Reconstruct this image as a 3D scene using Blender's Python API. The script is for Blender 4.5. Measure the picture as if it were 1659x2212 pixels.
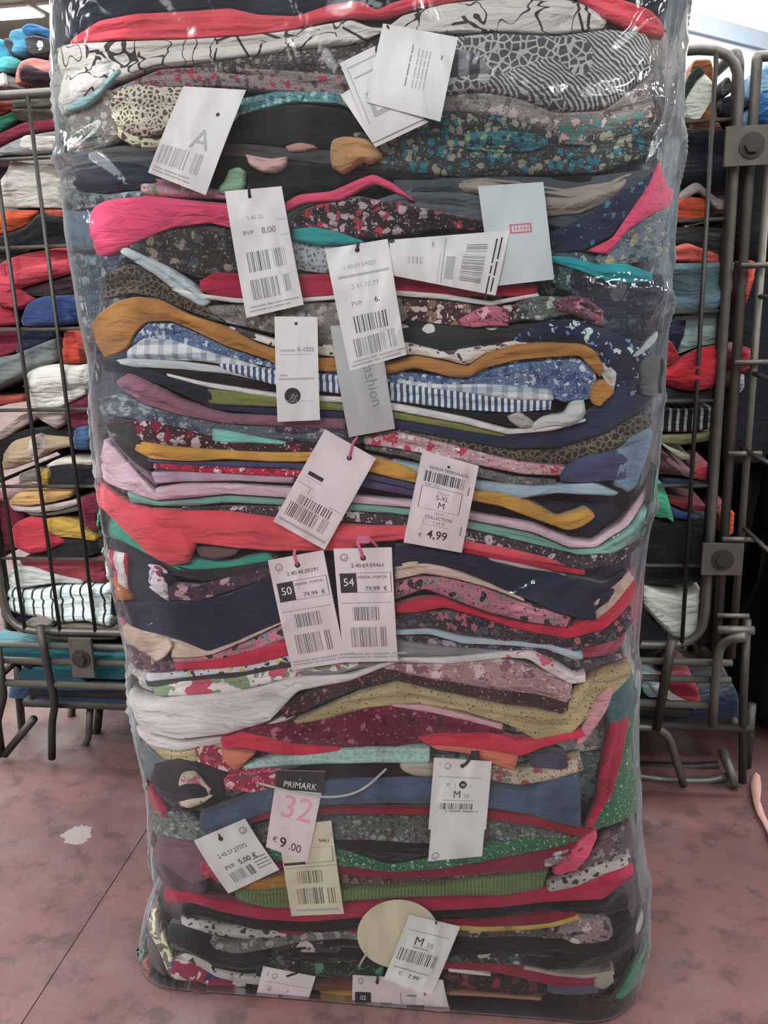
import bpy, math, random
import numpy as np
from mathutils import Vector, Matrix
C = bpy.context.scene
for o in list(bpy.data.objects): bpy.data.objects.remove(o)

# ---------------------------------------------------------------- camera
FPX = 1915.0; CAMZ = 0.69
PITCH, ROLL, YAW = math.radians(15.0), math.radians(1.96), math.radians(8.2)
Fv = Vector((-math.sin(YAW)*math.cos(PITCH), math.cos(YAW)*math.cos(PITCH), -math.sin(PITCH)))
R0 = Vector((math.cos(YAW), math.sin(YAW), 0)); U0 = R0.cross(Fv)
Rv = R0*math.cos(ROLL) - U0*math.sin(ROLL); Uv = R0*math.sin(ROLL) + U0*math.cos(ROLL)
cam = bpy.data.cameras.new('camera'); camo = bpy.data.objects.new('camera', cam); C.collection.objects.link(camo)
cam.sensor_fit = 'VERTICAL'; cam.sensor_height = 24; cam.lens = 24*FPX/2212; cam.clip_start = 0.02
camo.matrix_world = Matrix(((Rv.x, Uv.x, -Fv.x, 0), (Rv.y, Uv.y, -Fv.y, 0), (Rv.z, Uv.z, -Fv.z, CAMZ), (0, 0, 0, 1)))
C.camera = camo
# ---------------------------------------------------------------- world, exposure
w = bpy.data.worlds.new('world'); C.world = w; w.use_nodes = True
w.node_tree.nodes['Background'].inputs[0].default_value = (0.80, 0.88, 1.0, 1)
w.node_tree.nodes['Background'].inputs[1].default_value = 0.4
C.view_settings.view_transform = 'Standard'; C.view_settings.look = 'None'
C.view_settings.gamma = 1; C.view_settings.exposure = 0.5
C.view_settings.use_curve_mapping = False
LAMP = 42.0          # emission of the ceiling light diffusers
# added fill lamp without a fixture, above and in front of the bag
sl = bpy.data.lights.new('fill_lamp', 'AREA'); sl.shape = 'RECTANGLE'; sl.size = 1.8; sl.size_y = 1.1
sl.energy = 30; sl.color = (0.93, 0.97, 1.0)
slo = bpy.data.objects.new('fill_lamp', sl); C.collection.objects.link(slo)
slo.location = (-0.85, -0.95, 2.1)
slo.rotation_euler = (Vector((0.7, 1.65, -1.45))).to_track_quat('-Z', 'Y').to_euler()

# ---------------------------------------------------------------- ray helpers (a pixel of the photograph -> a point on a real surface)
Fa, Ra, Ua = np.array(Fv), np.array(Rv), np.array(Uv)
def rays(px, py):
    px = np.asarray(px, float)[..., None]; py = np.asarray(py, float)[..., None]
    return Fa + (px-829.5)/FPX*Ra + (1106-py)/FPX*Ua
def at(x, y, Y):
    d = rays(x, y); t = Y/d[1]
    return Vector((d[0]*t, Y, CAMZ+d[2]*t))
def ground(x, y, z=0.0):
    d = rays(x, y); t = (z-CAMZ)/d[2]
    return Vector((d[0]*t, d[1]*t, z))

_rs = np.random.RandomState(7)
_K = _rs.normal(size=(24, 3)); _K /= np.linalg.norm(_K, axis=1)[:, None]; _PH = _rs.uniform(0, 6.28, 24)
def wav(P, f, seed=0):          # smooth 3-D noise in about -1..1
    P = np.asarray(P); s = 0
    for i in range(8):
        k = _K[(i*3+seed) % 24]*f*(0.6+0.14*i)
        s = s + np.sin(P@k + _PH[(i+seed*5) % 24] + seed*1.7)
    return s/3.2

class Surf:
    def solve(self, px, py, off=0.0, lo=0.5, hi=2.2):
        d = rays(px, py); sh = d.shape[:-1]
        def g_(Y):
            P = d*(Y/d[..., 1])[..., None]; P[..., 2] += CAMZ
            return Y - self.yf(P[..., 0], P[..., 2]), P
        if isinstance(self, Bag):       # first crossing of the ray with the curved front
            ys = np.linspace(.66, .80, 71); done = np.zeros(sh, bool); b = np.full(sh, .8); best = np.full(sh, -9.); by = np.full(sh, .76)
            for y_ in ys:
                g, _ = g_(np.full(sh, y_)); nb = (g >= 0) & ~done; b = np.where(nb, y_, b); done |= nb
                up = g > best; best = np.where(up, g, best); by = np.where(up, y_, by)
            a = b-.002
            for _ in range(12):
                m = (a+b)/2; g, P = g_(m); a = np.where(g < 0, m, a); b = np.where(g < 0, b, m)
            m = np.where(done, (a+b)/2, by); _, P = g_(m)
            xl, xr = self.edges(P[..., 2]); X = np.clip(P[..., 0], xl+.0005, xr-.0005)    # rays that pass the bag: wrap round its side
            P[..., 1] = np.where(X != P[..., 0], self.yf(X, P[..., 2])+1.5*np.abs(X-P[..., 0]), P[..., 1]); P[..., 0] = X
        else:
            _, P = g_(np.full(sh, self.Y))
        N = self.nrm(P[..., 0], P[..., 2])
        P = P + N*(np.asarray(off)*(np.clip(np.abs(N[..., 1])*1.3-.3, .25, 1) if isinstance(self, Bag) else 1))[..., None]
        if isinstance(self, Bag):
            xl, xr = FILM.edges(P[..., 2]); P[..., 0] = np.clip(P[..., 0], xl+.004, xr-.004)
        P[..., 2] = np.maximum(P[..., 2], self.zmin)
        return P, N
    zmin = 0.004
    def nrm(self, X, Z):
        e = 0.002; s = (self.yf(X+e, Z)-self.yf(X-e, Z))/(2*e); s = np.clip(s, -3, 3)
        n = np.stack([s, -np.ones_like(s), np.zeros_like(s)], -1)
        return n/np.linalg.norm(n, axis=-1)[..., None]
class Plane(Surf):
    def __init__(s, Y): s.Y = Y
    def yf(s, X, Z): return np.full(np.shape(X), s.Y)
ZL = [-0.08, -0.027, 0.004, 0.059, 0.086, 0.114, 0.207, 0.262, 0.301, 0.351, 0.414, 0.454, 0.518, 0.568, 0.625, 0.662, 0.696, 0.732, 0.771, 0.825, 0.909, 1.1]
XL = [-0.394, -0.394, -0.39, -0.375, -0.362, -0.362, -0.359, -0.365, -0.365, -0.363, -0.369, -0.371, -0.37, -0.369, -0.366, -0.37, -0.371, -0.373, -0.371, -0.37, -0.362, -0.35]
ZR = [-.05, .023, .051, .103, .178, .274, .365, .45, .531, .626, .732, .814, .876, 1.1]
XR = [.130, .134, .139, .136, .127, .120, .116, .119, .125, .128, .131, .131, .129, .12]
class Bag(Surf):
    def __init__(s, front, inset, r, lean=0.0): s.f = front; s.i = inset; s.r = r; s.lean = lean
    def edges(s, Z): return np.interp(Z, ZL, XL)+s.i, np.interp(Z, ZR, XR)-s.i
    def yf(s, X, Z):
        xl, xr = s.edges(Z); c = (xl+xr)/2; a = (xr-xl)/2; dx = np.abs(X-c); r = s.r
        u = np.clip(dx-(a-r), 0, None)
        base = s.f + 0.006*(dx/a)**2 - s.lean*np.clip(1-Z/0.13, 0, 1)
        cor = np.where(u < r, r-np.sqrt(np.clip(r*r-u*u, 0, None)), r+(u-r)*6)
        return base+cor
INNER = Bag(0.725, 0.002, 0.038, 0.006)
FILM = Bag(0.697, 0.0, 0.050, 0.002)
CAGE = 1.10
PILE = Plane(1.128)

# ---------------------------------------------------------------- objects
def link(o): C.collection.objects.link(o); return o
def mesh(name, V, Fc, mat, parent=None, smooth=True, origin=True):
    V = np.asarray(V, float).reshape(-1, 3)
    c = V.mean(0) if origin else np.zeros(3)
    me = bpy.data.meshes.new(name); me.from_pydata([tuple(v) for v in (V-c)], [], [tuple(int(i) for i in f) for f in Fc])
    if smooth: me.polygons.foreach_set('use_smooth', [True]*len(me.polygons))
    me.materials.append(mat); me.update()
    o = link(bpy.data.objects.new(name, me))
    o.location = c
    if parent is not None:
        o.parent = parent; o.location = Vector(c) - wloc(parent)
    return o
def wloc(o):
    v = Vector(o.location); p = o.parent
    while p: v += Vector(p.location); p = p.parent
    return v
def empty(name, loc):
    o = link(bpy.data.objects.new(name, None)); o.location = loc; o.empty_display_size = .02; return o
def tag(o, label=None, cat=None, group=None, kind=None):
    if label: o['label'] = label
    if cat: o['category'] = cat
    if group: o['group'] = group
    if kind: o['kind'] = kind
    return o
class MB:
    def __init__(s): s.V = []; s.F = []
    def box(s, x0, x1, y0, y1, z0, z1):
        n = len(s.V); s.V += [(x, y, z) for x in (x0, x1) for y in (y0, y1) for z in (z0, z1)]
        s.F += [tuple(n+i for i in f) for f in ((0, 1, 3, 2), (4, 6, 7, 5), (0, 4, 5, 1), (2, 3, 7, 6), (0, 2, 6, 4), (1, 5, 7, 3))]
        return s
    def tube(s, pts, r, k=10, cap=True, bend=0.0):
        pts = [Vector(p) for p in pts]
        if bend > 0:
            q = [pts[0]]
            for i in range(1, len(pts)-1):
                a, b, c = pts[i-1], pts[i], pts[i+1]
                da = min(bend, (a-b).length*.49); dc = min(bend, (c-b).length*.49)
                p0 = b+(a-b).normalized()*da; p2 = b+(c-b).normalized()*dc
                for j in range(6):
                    t = j/5; q.append(p0*(1-t)**2+b*2*t*(1-t)+p2*t*t)
            q.append(pts[-1]); pts = q
        n = len(s.V); up = None
        for i, p in enumerate(pts):
            d = (pts[min(i+1, len(pts)-1)]-pts[max(i-1, 0)]).normalized()
            if up is None:
                up = Vector((0, 0, 1)) if abs(d.z) < .9 else Vector((0, 1, 0))
            sx = d.cross(up).normalized(); up = sx.cross(d).normalized()
            rr = r[i] if isinstance(r, (list, tuple)) else r
            for j in range(k):
                th = 2*math.pi*j/k; s.V.append(tuple(p+sx*math.cos(th)*rr+up*math.sin(th)*rr))
        for i in range(len(pts)-1):
            for j in range(k):
                a = n+i*k+j; b = n+i*k+(j+1) % k; s.F.append((a, b, b+k, a+k))
        if cap: s.F.append(tuple(n+j for j in range(k))[::-1]); s.F.append(tuple(n+(len(pts)-1)*k+j for j in range(k)))
        return s
    def build(s, name, mat, parent=None, smooth=False): return mesh(name, s.V, s.F, mat, parent, smooth)

# ---------------------------------------------------------------- materials
def lin(h, k=1.0):
    h = h.lstrip('#'); v = [int(h[i:i+2], 16)/255 for i in (0, 2, 4)]
    return tuple((c/12.92 if c <= .04045 else ((c+.055)/1.055)**2.4)*k for c in v)+(1,)
_mc = {}
def newmat(name):
    m = bpy.data.materials.new(name); m.use_nodes = True
    nt = m.node_tree; return m, nt, nt.nodes['Principled BSDF']
def N(nt, t, **kw):
    n = nt.nodes.new(t)
    for k, v in kw.items():
        if k in ('in_',):
            for a, b in v.items(): n.inputs[a].default_value = b
        else: setattr(n, k, v)
    return n
def mixc(nt, fac, a, b):
    m = nt.nodes.new('ShaderNodeMix'); m.data_type = 'RGBA'
    for i, v in ((0, fac), (6, a), (7, b)):
        if hasattr(v, 'is_linked') or hasattr(v, 'links'): nt.links.new(v, m.inputs[i])
        else: m.inputs[i].default_value = v
    return m.outputs[2]
def math_(nt, op, a, b=None):
    m = nt.nodes.new('ShaderNodeMath'); m.operation = op
    for i, v in ((0, a), (1, b)):
        if v is None: continue
        if hasattr(v, 'links'): nt.links.new(v, m.inputs[i])
        else: m.inputs[i].default_value = v
    return m.outputs[0]
def fabric(kind, cols, scale=60.0, rough=.9, th=None, bump=.35):
    key = (kind, tuple(cols), scale, th)
    if key in _mc: return _mc[key]
    m, nt, bs = newmat('fabric_'+kind); L = nt.links
    bs.inputs['Roughness'].default_value = rough; bs.inputs['Specular IOR Level'].default_value = .25
    try: bs.inputs['Sheen Weight'].default_value = .15
    except Exception: pass
    tc = N(nt, 'ShaderNodeTexCoord'); co = tc.outputs['Object']
    def noise(sc, det=2, dist=0, vec=co):
        n = N(nt, 'ShaderNodeTexNoise', in_={'Scale': sc, 'Detail': det, 'Distortion': dist}); L.new(vec, n.inputs['Vector']); return n
    def voro(sc, feat='F1', rnd=1.0, vec=co):
        n = N(nt, 'ShaderNodeTexVoronoi', feature=feat, in_={'Scale': sc, 'Randomness': rnd}); L.new(vec, n.inputs['Vector']); return n
    def lt(sock, v): return math_(nt, 'LESS_THAN', sock, v)
    c = [lin(x) for x in cols]
    def warp(amt, sc):
        n = noise(sc, 2); v = N(nt, 'ShaderNodeVectorMath', operation='MULTIPLY_ADD'); L.new(n.outputs['Color'], v.inputs[0])
        v.inputs[1].default_value = (amt,)*3; L.new(co, v.inputs[2]); return v.outputs[0]
    out = None
    if kind == 'plain':
        n = noise(30, 3); out = mixc(nt, n.outputs[0], c[0], tuple(v*.82 for v in c[0][:3])+(1,))
    elif kind == 'floral':          # blotches of one to three colours on a ground
        scale *= 1.8; wv = warp(1.1/scale, scale*1.3); v = voro(scale, vec=wv); f = lt(v.outputs['Distance'], th or .42)
        sep = N(nt, 'ShaderNodeSeparateColor'); L.new(v.outputs['Color'], sep.inputs[0])
        cc = c[1]
        if len(c) > 2: cc = mixc(nt, lt(sep.outputs[0], .5), c[1], c[2])
        if len(c) > 3: cc = mixc(nt, lt(sep.outputs[1], .3), cc, c[3])
        out = mixc(nt, f, c[0], cc)
        v2 = voro(scale*2.3, vec=wv); out = mixc(nt, lt(v2.outputs['Distance'], .22), out, c[-1]); n5 = noise(scale*3.5, 2); out = mixc(nt, math_(nt, 'GREATER_THAN', n5.outputs[0], .64), out, c[1])
    elif kind == 'lines':           # thin drawn lines on a ground
        n = noise(scale, 1, .4); d = math_(nt, 'ABSOLUTE', math_(nt, 'SUBTRACT', n.outputs[0], .5))
        n2 = noise(scale*.6, 0); gate = math_(nt, 'GREATER_THAN', n2.outputs[0], .45)
        f = math_(nt, 'MULTIPLY', lt(d, th or .012), gate)
        v = voro(scale*.9, 'DISTANCE_TO_EDGE'); f2 = math_(nt, 'MULTIPLY', lt(v.outputs['Distance'], .03), math_(nt, 'LESS_THAN', n2.outputs[0], .47))
        out = mixc(nt, math_(nt, 'MAXIMUM', f, f2), c[0], c[1])
    elif kind == 'lace':            # fine net with specks
        v = voro(scale, 'DISTANCE_TO_EDGE', vec=warp(.3/scale, scale*2)); out = mixc(nt, lt(v.outputs['Distance'], th or .16), c[0], c[1])
        if len(c) > 2: n = noise(scale*.25, 2); out = mixc(nt, math_(nt, 'GREATER_THAN', n.outputs[0], .56), out, c[2])
    elif kind in ('stripes', 'stripesz', 'ribbed'):
        wv = N(nt, 'ShaderNodeTexWave', bands_direction='Z' if kind == 'stripesz' else 'X', in_={'Scale': scale, 'Distortion': 1.0 if kind != 'ribbed' else 3.0, 'Detail Scale': .3}); L.new(co, wv.inputs['Vector'])
        if kind == 'ribbed': out = mixc(nt, wv.outputs['Fac'], c[0], c[1])
        else: out = mixc(nt, lt(wv.outputs['Fac'], th or .5), c[0], c[1])
    elif kind == 'plaid':
        a = N(nt, 'ShaderNodeTexWave', bands_direction='X', in_={'Scale': scale}); b = N(nt, 'ShaderNodeTexWave', bands_direction='Z', in_={'Scale': scale})
        L.new(co, a.inputs['Vector']); L.new(co, b.inputs['Vector'])
        out = mixc(nt, math_(nt, 'MULTIPLY', math_(nt, 'ADD', lt(a.outputs[1], .35), lt(b.outputs[1], .35)), .5), c[0], c[1])
    elif kind == 'dots':
        v = voro(scale, rnd=.35); out = mixc(nt, lt(v.outputs['Distance'], th or .26), c[0], c[1])
    elif kind == 'denim':
        n = noise(140, 3); n2 = noise(20, 2); out = mixc(nt, n.outputs[0], c[0], c[1]); out = mixc(nt, math_(nt, 'MULTIPLY', n2.outputs[0], .6), out, tuple(v*.55 for v in c[0][:3])+(1,))
    elif kind == 'snake':
        v = voro(scale, 'DISTANCE_TO_EDGE'); wv = N(nt, 'ShaderNodeTexWave', bands_direction='DIAGONAL', in_={'Scale': scale*.9, 'Distortion': 6, 'Detail Scale': .6}); L.new(co, wv.inputs['Vector'])
        n = noise(scale*.16, 0); g = math_(nt, 'GREATER_THAN', n.outputs[0], .5)
        out = mixc(nt, g, mixc(nt, lt(v.outputs['Distance'], .10), c[0], c[1]), mixc(nt, lt(wv.outputs[1], .42), c[0], c[1]))
    L.new(out, bs.inputs['Base Color'])
    mpn = N(nt, 'ShaderNodeMapping'); mpn.inputs['Scale'].default_value = (.55, 1, 1.9); L.new(co, mpn.inputs[0])
    n1 = noise(900, 1); n3 = noise(48, 4, .5, mpn.outputs[0])
    b1 = N(nt, 'ShaderNodeBump', in_={'Strength': bump*.4, 'Distance': .0006}); L.new(n1.outputs[0], b1.inputs['Height'])
    b2 = N(nt, 'ShaderNodeBump', in_={'Strength': bump*1.8, 'Distance': .013}); L.new(n3.outputs[0], b2.inputs['Height']); L.new(b1.outputs[0], b2.inputs['Normal'])
    L.new(b2.outputs[0], bs.inputs['Normal'])
    _mc[key] = m; return m
def solid(name, col, rough=.5, metal=0.0, spec=.5, bumps=None):
    if name in _mc: return _mc[name]
    m, nt, bs = newmat(name); bs.inputs['Base Color'].default_value = lin(col); bs.inputs['Roughness'].default_value = rough
    bs.inputs['Metallic'].default_value = metal; bs.inputs['Specular IOR Level'].default_value = spec
    if bumps:
        n = N(nt, 'ShaderNodeTexNoise', in_={'Scale': bumps[0], 'Detail': 4}); tc = N(nt, 'ShaderNodeTexCoord'); nt.links.new(tc.outputs['Object'], n.inputs['Vector'])
        c = mixc(nt, n.outputs[0], lin(col), tuple(v*bumps[1] for v in lin(col)[:3])+(1,)); nt.links.new(c, bs.inputs['Base Color'])
        b = N(nt, 'ShaderNodeBump', in_={'Strength': .3, 'Distance': .002}); nt.links.new(n.outputs[0], b.inputs['Height']); nt.links.new(b.outputs[0], bs.inputs['Normal'])
    _mc[name] = m; return m
METAL = solid('galvanised_steel', '645f5a', .45, .5, .5, (60, .55))
METAL_D = solid('dark_steel', '433f3d', .5, .6, .5, (60, .6))
CARD = solid('white_card', 'e4e2e2', .55, 0, .4)
CARD_G = solid('grey_card', 'b9b9bb', .35, 0, .5)
CARD_B = solid('blue_white_card', 'cfd8da', .5, 0, .4)
CARD_C = solid('cream_card', 'ddd5c0', .6, 0, .4)
CARD_P = solid('pinkish_card', 'e6d9dd', .5, 0, .4)
CARD_CIR = solid('pale_yellow_card', 'd6ccb0', .6, 0, .4)
INK = {'k': solid('black_ink', '2a2a2c', .6), 'g': solid('grey_ink', '8d8d8f', .6), 'l': solid('pale_grey_ink', 'b4b4b4', .6),
       'p': solid('pink_ink', 'e9a9b3', .6), 'w': solid('white_ink', 'f2f2f2', .6), 'r': solid('red_ink', 'dc6d86', .6)}
STR = {'k': solid('black_string', '26262a', .7), 'p': solid('pink_string', 'd66f96', .6), 'c': solid('clear_plastic_string', 'c9c6c0', .3)}

# plastic film: clear, glossy, faintly milky
m, nt, bs = newmat('clear_plastic_film'); nt.nodes.remove(bs); L = nt.links
tr = N(nt, 'ShaderNodeBsdfTransparent'); gl = N(nt, 'ShaderNodeBsdfGlossy', in_={'Roughness': .09}); df = N(nt, 'ShaderNodeBsdfTranslucent'); dd = N(nt, 'ShaderNodeBsdfDiffuse')
gl.inputs[0].default_value = (1, 1, 1, 1); df.inputs[0].default_value = (.80, .88, .95, 1); dd.inputs[0].default_value = (.80, .86, .92, 1)
tr.inputs[0].default_value = (.985, .99, .995, 1)
tc = N(nt, 'ShaderNodeTexCoord'); mp = N(nt, 'ShaderNodeMapping'); mp.inputs['Rotation'].default_value = (0, .7, 0); mp.inputs['Scale'].default_value = (1, 1, .35)
L.new(tc.outputs['Object'], mp.inputs[0])
n1 = N(nt, 'ShaderNodeTexNoise', in_={'Scale': 28, 'Detail': 3, 'Distortion': .6}); L.new(mp.outputs[0], n1.inputs['Vector'])
bp = N(nt, 'ShaderNodeBump', in_={'Strength': .8, 'Distance': .006}); L.new(n1.outputs[0], bp.inputs['Height'])
L.new(bp.outputs[0], gl.inputs['Normal'])
fr = N(nt, 'ShaderNodeFresnel', in_={'IOR': 1.44}); L.new(bp.outputs[0], fr.inputs['Normal'])
mx = N(nt, 'ShaderNodeMixShader'); L.new(tr.outputs[0], mx.inputs[1]); L.new(gl.outputs[0], mx.inputs[2]); L.new(fr.outputs[0], mx.inputs[0])
ad = N(nt, 'ShaderNodeMixShader'); ad.inputs[0].default_value = .5; L.new(df.outputs[0], ad.inputs[1]); L.new(dd.outputs[0], ad.inputs[2])
n2 = N(nt, 'ShaderNodeTexNoise', in_={'Scale': 9, 'Detail': 4, 'Distortion': 1.0}); L.new(mp.outputs[0], n2.inputs['Vector'])
lw = N(nt, 'ShaderNodeLayerWeight', in_={'Blend': .25})
milk = math_(nt, 'ADD', math_(nt, 'MULTIPLY', math_(nt, 'POWER', n2.outputs[0], 4.0), .10), .0)
milk = math_(nt, 'ADD', milk, math_(nt, 'MULTIPLY', math_(nt, 'POWER', lw.outputs['Facing'], 2.2), .32))
mx2 = N(nt, 'ShaderNodeMixShader'); L.new(milk, mx2.inputs[0]); L.new(mx.outputs[0], mx2.inputs[1]); L.new(ad.outputs[0], mx2.inputs[2])
L.new(mx2.outputs[0], nt.nodes['Material Output'].inputs[0]); FILMMAT = m

# floor: worn red painted concrete
m, nt, bs = newmat('worn_red_floor'); L = nt.links
tc = N(nt, 'ShaderNodeTexCoord'); geo = N(nt, 'ShaderNodeNewGeometry'); P = geo.outputs['Position']
def nz(sc, det, dist=0.0):
    n = N(nt, 'ShaderNodeTexNoise', in_={'Scale': sc, 'Detail': det, 'Distortion': dist, 'Roughness': .65}); L.new(P, n.inputs['Vector']); return n.outputs[0]
def ramp(s, a, b):
    r = N(nt, 'ShaderNodeMapRange', in_={'From Min': a, 'From Max': b}); L.new(s, r.inputs[0]); return r.outputs[0]
c = mixc(nt, ramp(nz(3.5, 5), .35, .65), lin('5f3d3a'), lin('4e3333'))
c = mixc(nt, ramp(nz(5.5, 5, .2), .50, .72), c, lin('574645'))
c = mixc(nt, math_(nt, 'MULTIPLY', ramp(nz(26, 9, .15), .50, .62), .6), c, lin('281a1b'))
c = mixc(nt, math_(nt, 'MULTIPLY', ramp(nz(1.7, 3), .55, .75), .45), c, lin('6d332a'))
c = mixc(nt, math_(nt, 'MULTIPLY', ramp(nz(8, 8, .2), .50, .68), .5), c, lin('3a2424'))
c = mixc(nt, math_(nt, 'MULTIPLY', ramp(nz(90, 3), .62, .75), .5), c, lin('3f2e2e'))
v = N(nt, 'ShaderNodeVectorMath', operation='DISTANCE'); L.new(P, v.inputs[0]); v.inputs[1].default_value = tuple(ground(168, 1803))
spot = math_(nt, 'LESS_THAN', math_(nt, 'ADD', v.outputs['Value'], math_(nt, 'MULTIPLY', nz(60, 3), .03)), .034)
c = mixc(nt, math_(nt, 'MULTIPLY', spot, .4), c, lin('9a9a98'))
L.new(c, bs.inputs['Base Color'])
r_ = N(nt, 'ShaderNodeMapRange', in_={'From Min': .3, 'From Max': .7, 'To Min': .5, 'To Max': .8}); L.new(nz(12, 4), r_.inputs[0]); L.new(r_.outputs[0], bs.inputs['Roughness'])
b = N(nt, 'ShaderNodeBump', in_={'Strength': .35, 'Distance': .002}); L.new(nz(90, 5), b.inputs['Height']); L.new(b.outputs[0], bs.inputs['Normal'])
FLOORM = m
def emis(name, col, s):
    m, nt, bs = newmat(name); nt.nodes.remove(bs); e = N(nt, 'ShaderNodeEmission'); e.inputs[0].default_value = col; e.inputs[1].default_value = s
    nt.links.new(e.outputs[0], nt.nodes['Material Output'].inputs[0]); return m

# ---------------------------------------------------------------- the room
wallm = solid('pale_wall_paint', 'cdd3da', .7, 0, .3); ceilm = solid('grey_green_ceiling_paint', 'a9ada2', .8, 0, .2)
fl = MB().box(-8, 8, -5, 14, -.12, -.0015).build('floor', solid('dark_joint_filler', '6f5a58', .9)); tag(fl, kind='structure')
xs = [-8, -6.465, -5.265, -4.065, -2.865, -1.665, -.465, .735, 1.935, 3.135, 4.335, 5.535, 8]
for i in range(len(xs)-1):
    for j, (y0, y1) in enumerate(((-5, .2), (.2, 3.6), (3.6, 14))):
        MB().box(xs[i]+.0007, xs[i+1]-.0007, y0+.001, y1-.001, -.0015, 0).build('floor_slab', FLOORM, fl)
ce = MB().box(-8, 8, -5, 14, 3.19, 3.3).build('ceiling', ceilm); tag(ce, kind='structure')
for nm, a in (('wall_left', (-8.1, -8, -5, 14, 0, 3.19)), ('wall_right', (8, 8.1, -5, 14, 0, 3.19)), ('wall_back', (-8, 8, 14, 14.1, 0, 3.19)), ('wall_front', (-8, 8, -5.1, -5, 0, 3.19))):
    tag(MB().box(*a).build(nm, solid('darkened_wall_paint', '5d5a55', .8) if nm in ('wall_front', 'wall_left') else wallm), kind='structure')  # front and left walls coloured dark so the film reflects less light
# angled partition of pale panels with a bright clerestory window above it
pa, pb = Vector((.45, 7.42, 0)), Vector((4.6, 11.9, 0)); dr = (pb-pa).normalized(); nn = Vector((dr.y, -dr.x, 0))
def slab(a, b, z0, z1, t, name, mat, parent=None, shift=0.0):
    mb = MB(); V = []
    for p in (a, b):
        for q in (0, t):
            for z in (z0, z1): V.append(tuple(p+nn*(q+shift)+Vector((0, 0, z))))
    mb.V = V; mb.F = [(0, 1, 3, 2), (4, 6, 7, 5), (0, 4, 5, 1), (2, 3, 7, 6), (0, 2, 6, 4), (1, 5, 7, 3)]
    return mb.build(name, mat, parent)
wp = slab(pa, pb, 0, 2.55, .08, 'wall_partition', wallm); tag(wp, kind='structure')
pm = solid('pale_blue_panel', 'e4ecf8', .5, 0, .4); Lw = (pb-pa).length; s = 0; k = 0
while s < Lw-.3:
    e = min(s+.62, Lw); slab(pa+dr*(s+.012), pa+dr*(e-.012), .05, 2.5, .02, 'wall_panel', pm, wp, .08); s = e
tag(slab(pa, pb, 2.55, 2.69, .12, 'trim_1', solid('blue_grey_trim', 'b4c0cf', .5)), kind='structure')
wn = slab(pa, pb, 2.69, 3.19, .03, 'window_1', solid('white_window_frame', 'dfe3e8', .5)); tag(wn, kind='structure')
wl = emis('daylit_window_pane', (.93, .96, 1, 1), 9.0); s = 0
while s < Lw-.3:
    e = min(s+1.2, Lw); slab(pa+dr*(s+.02), pa+dr*(e-.02), 2.71, 3.17, .01, 'pane', wl, wn, .03); s = e
dif = emis('lit_light_diffuser', (.96, 1, .97, 1), LAMP); hous = solid('light_housing', 'd8d8d4', .5)
first = None
for j, y in enumerate((8.70, 6.2, 3.7, 1.2, -1.3, -3.8)):
    for i, x in enumerate((-6.33, -4.99, -3.66, -1.5, .8, 3.1, 5.4)):
        if y > 8 and x > 0: continue
        if y in (6.2,) and x > 4: continue
        if first is None:
            t = empty('ceiling_light', (x, y, 3.19)); first = t
            MB().box(x-.62, x+.62, y-.17, y+.17, 3.165, 3.189).build('light_housing', hous, t)
            MB().box(x-.60, x+.60, y-.155, y+.155, 3.158, 3.165).build('diffuser', dif, t); kids = list(t.children)
        else:
            t = first.copy(); link(t); t.location = (x, y, 3.19)
            for q in kids: q2 = q.copy(); link(q2); q2.parent = t
        vis = (j == 0 and i == 1, j == 0 and i == 2)
        tag(t, 'bright fluorescent ceiling light at the upper left edge of the picture' if vis[0] else 'bright ceiling light just left of the bag top' if vis[1] else 'fluorescent ceiling light over the shop floor, outside the picture', 'light', 'ceiling lights')

for x, y in ((1.75, 6.9), (3.1, 7.5)):  # two added lights, out of view, that brighten the partition panels
    t = first.copy(); link(t); t.location = (x, y, 3.19)
    for q in kids: q2 = q.copy(); link(q2); q2.parent = t
    tag(t, 'added ceiling light brightening the pale panelled partition, outside the picture', 'light', 'ceiling lights')

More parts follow.
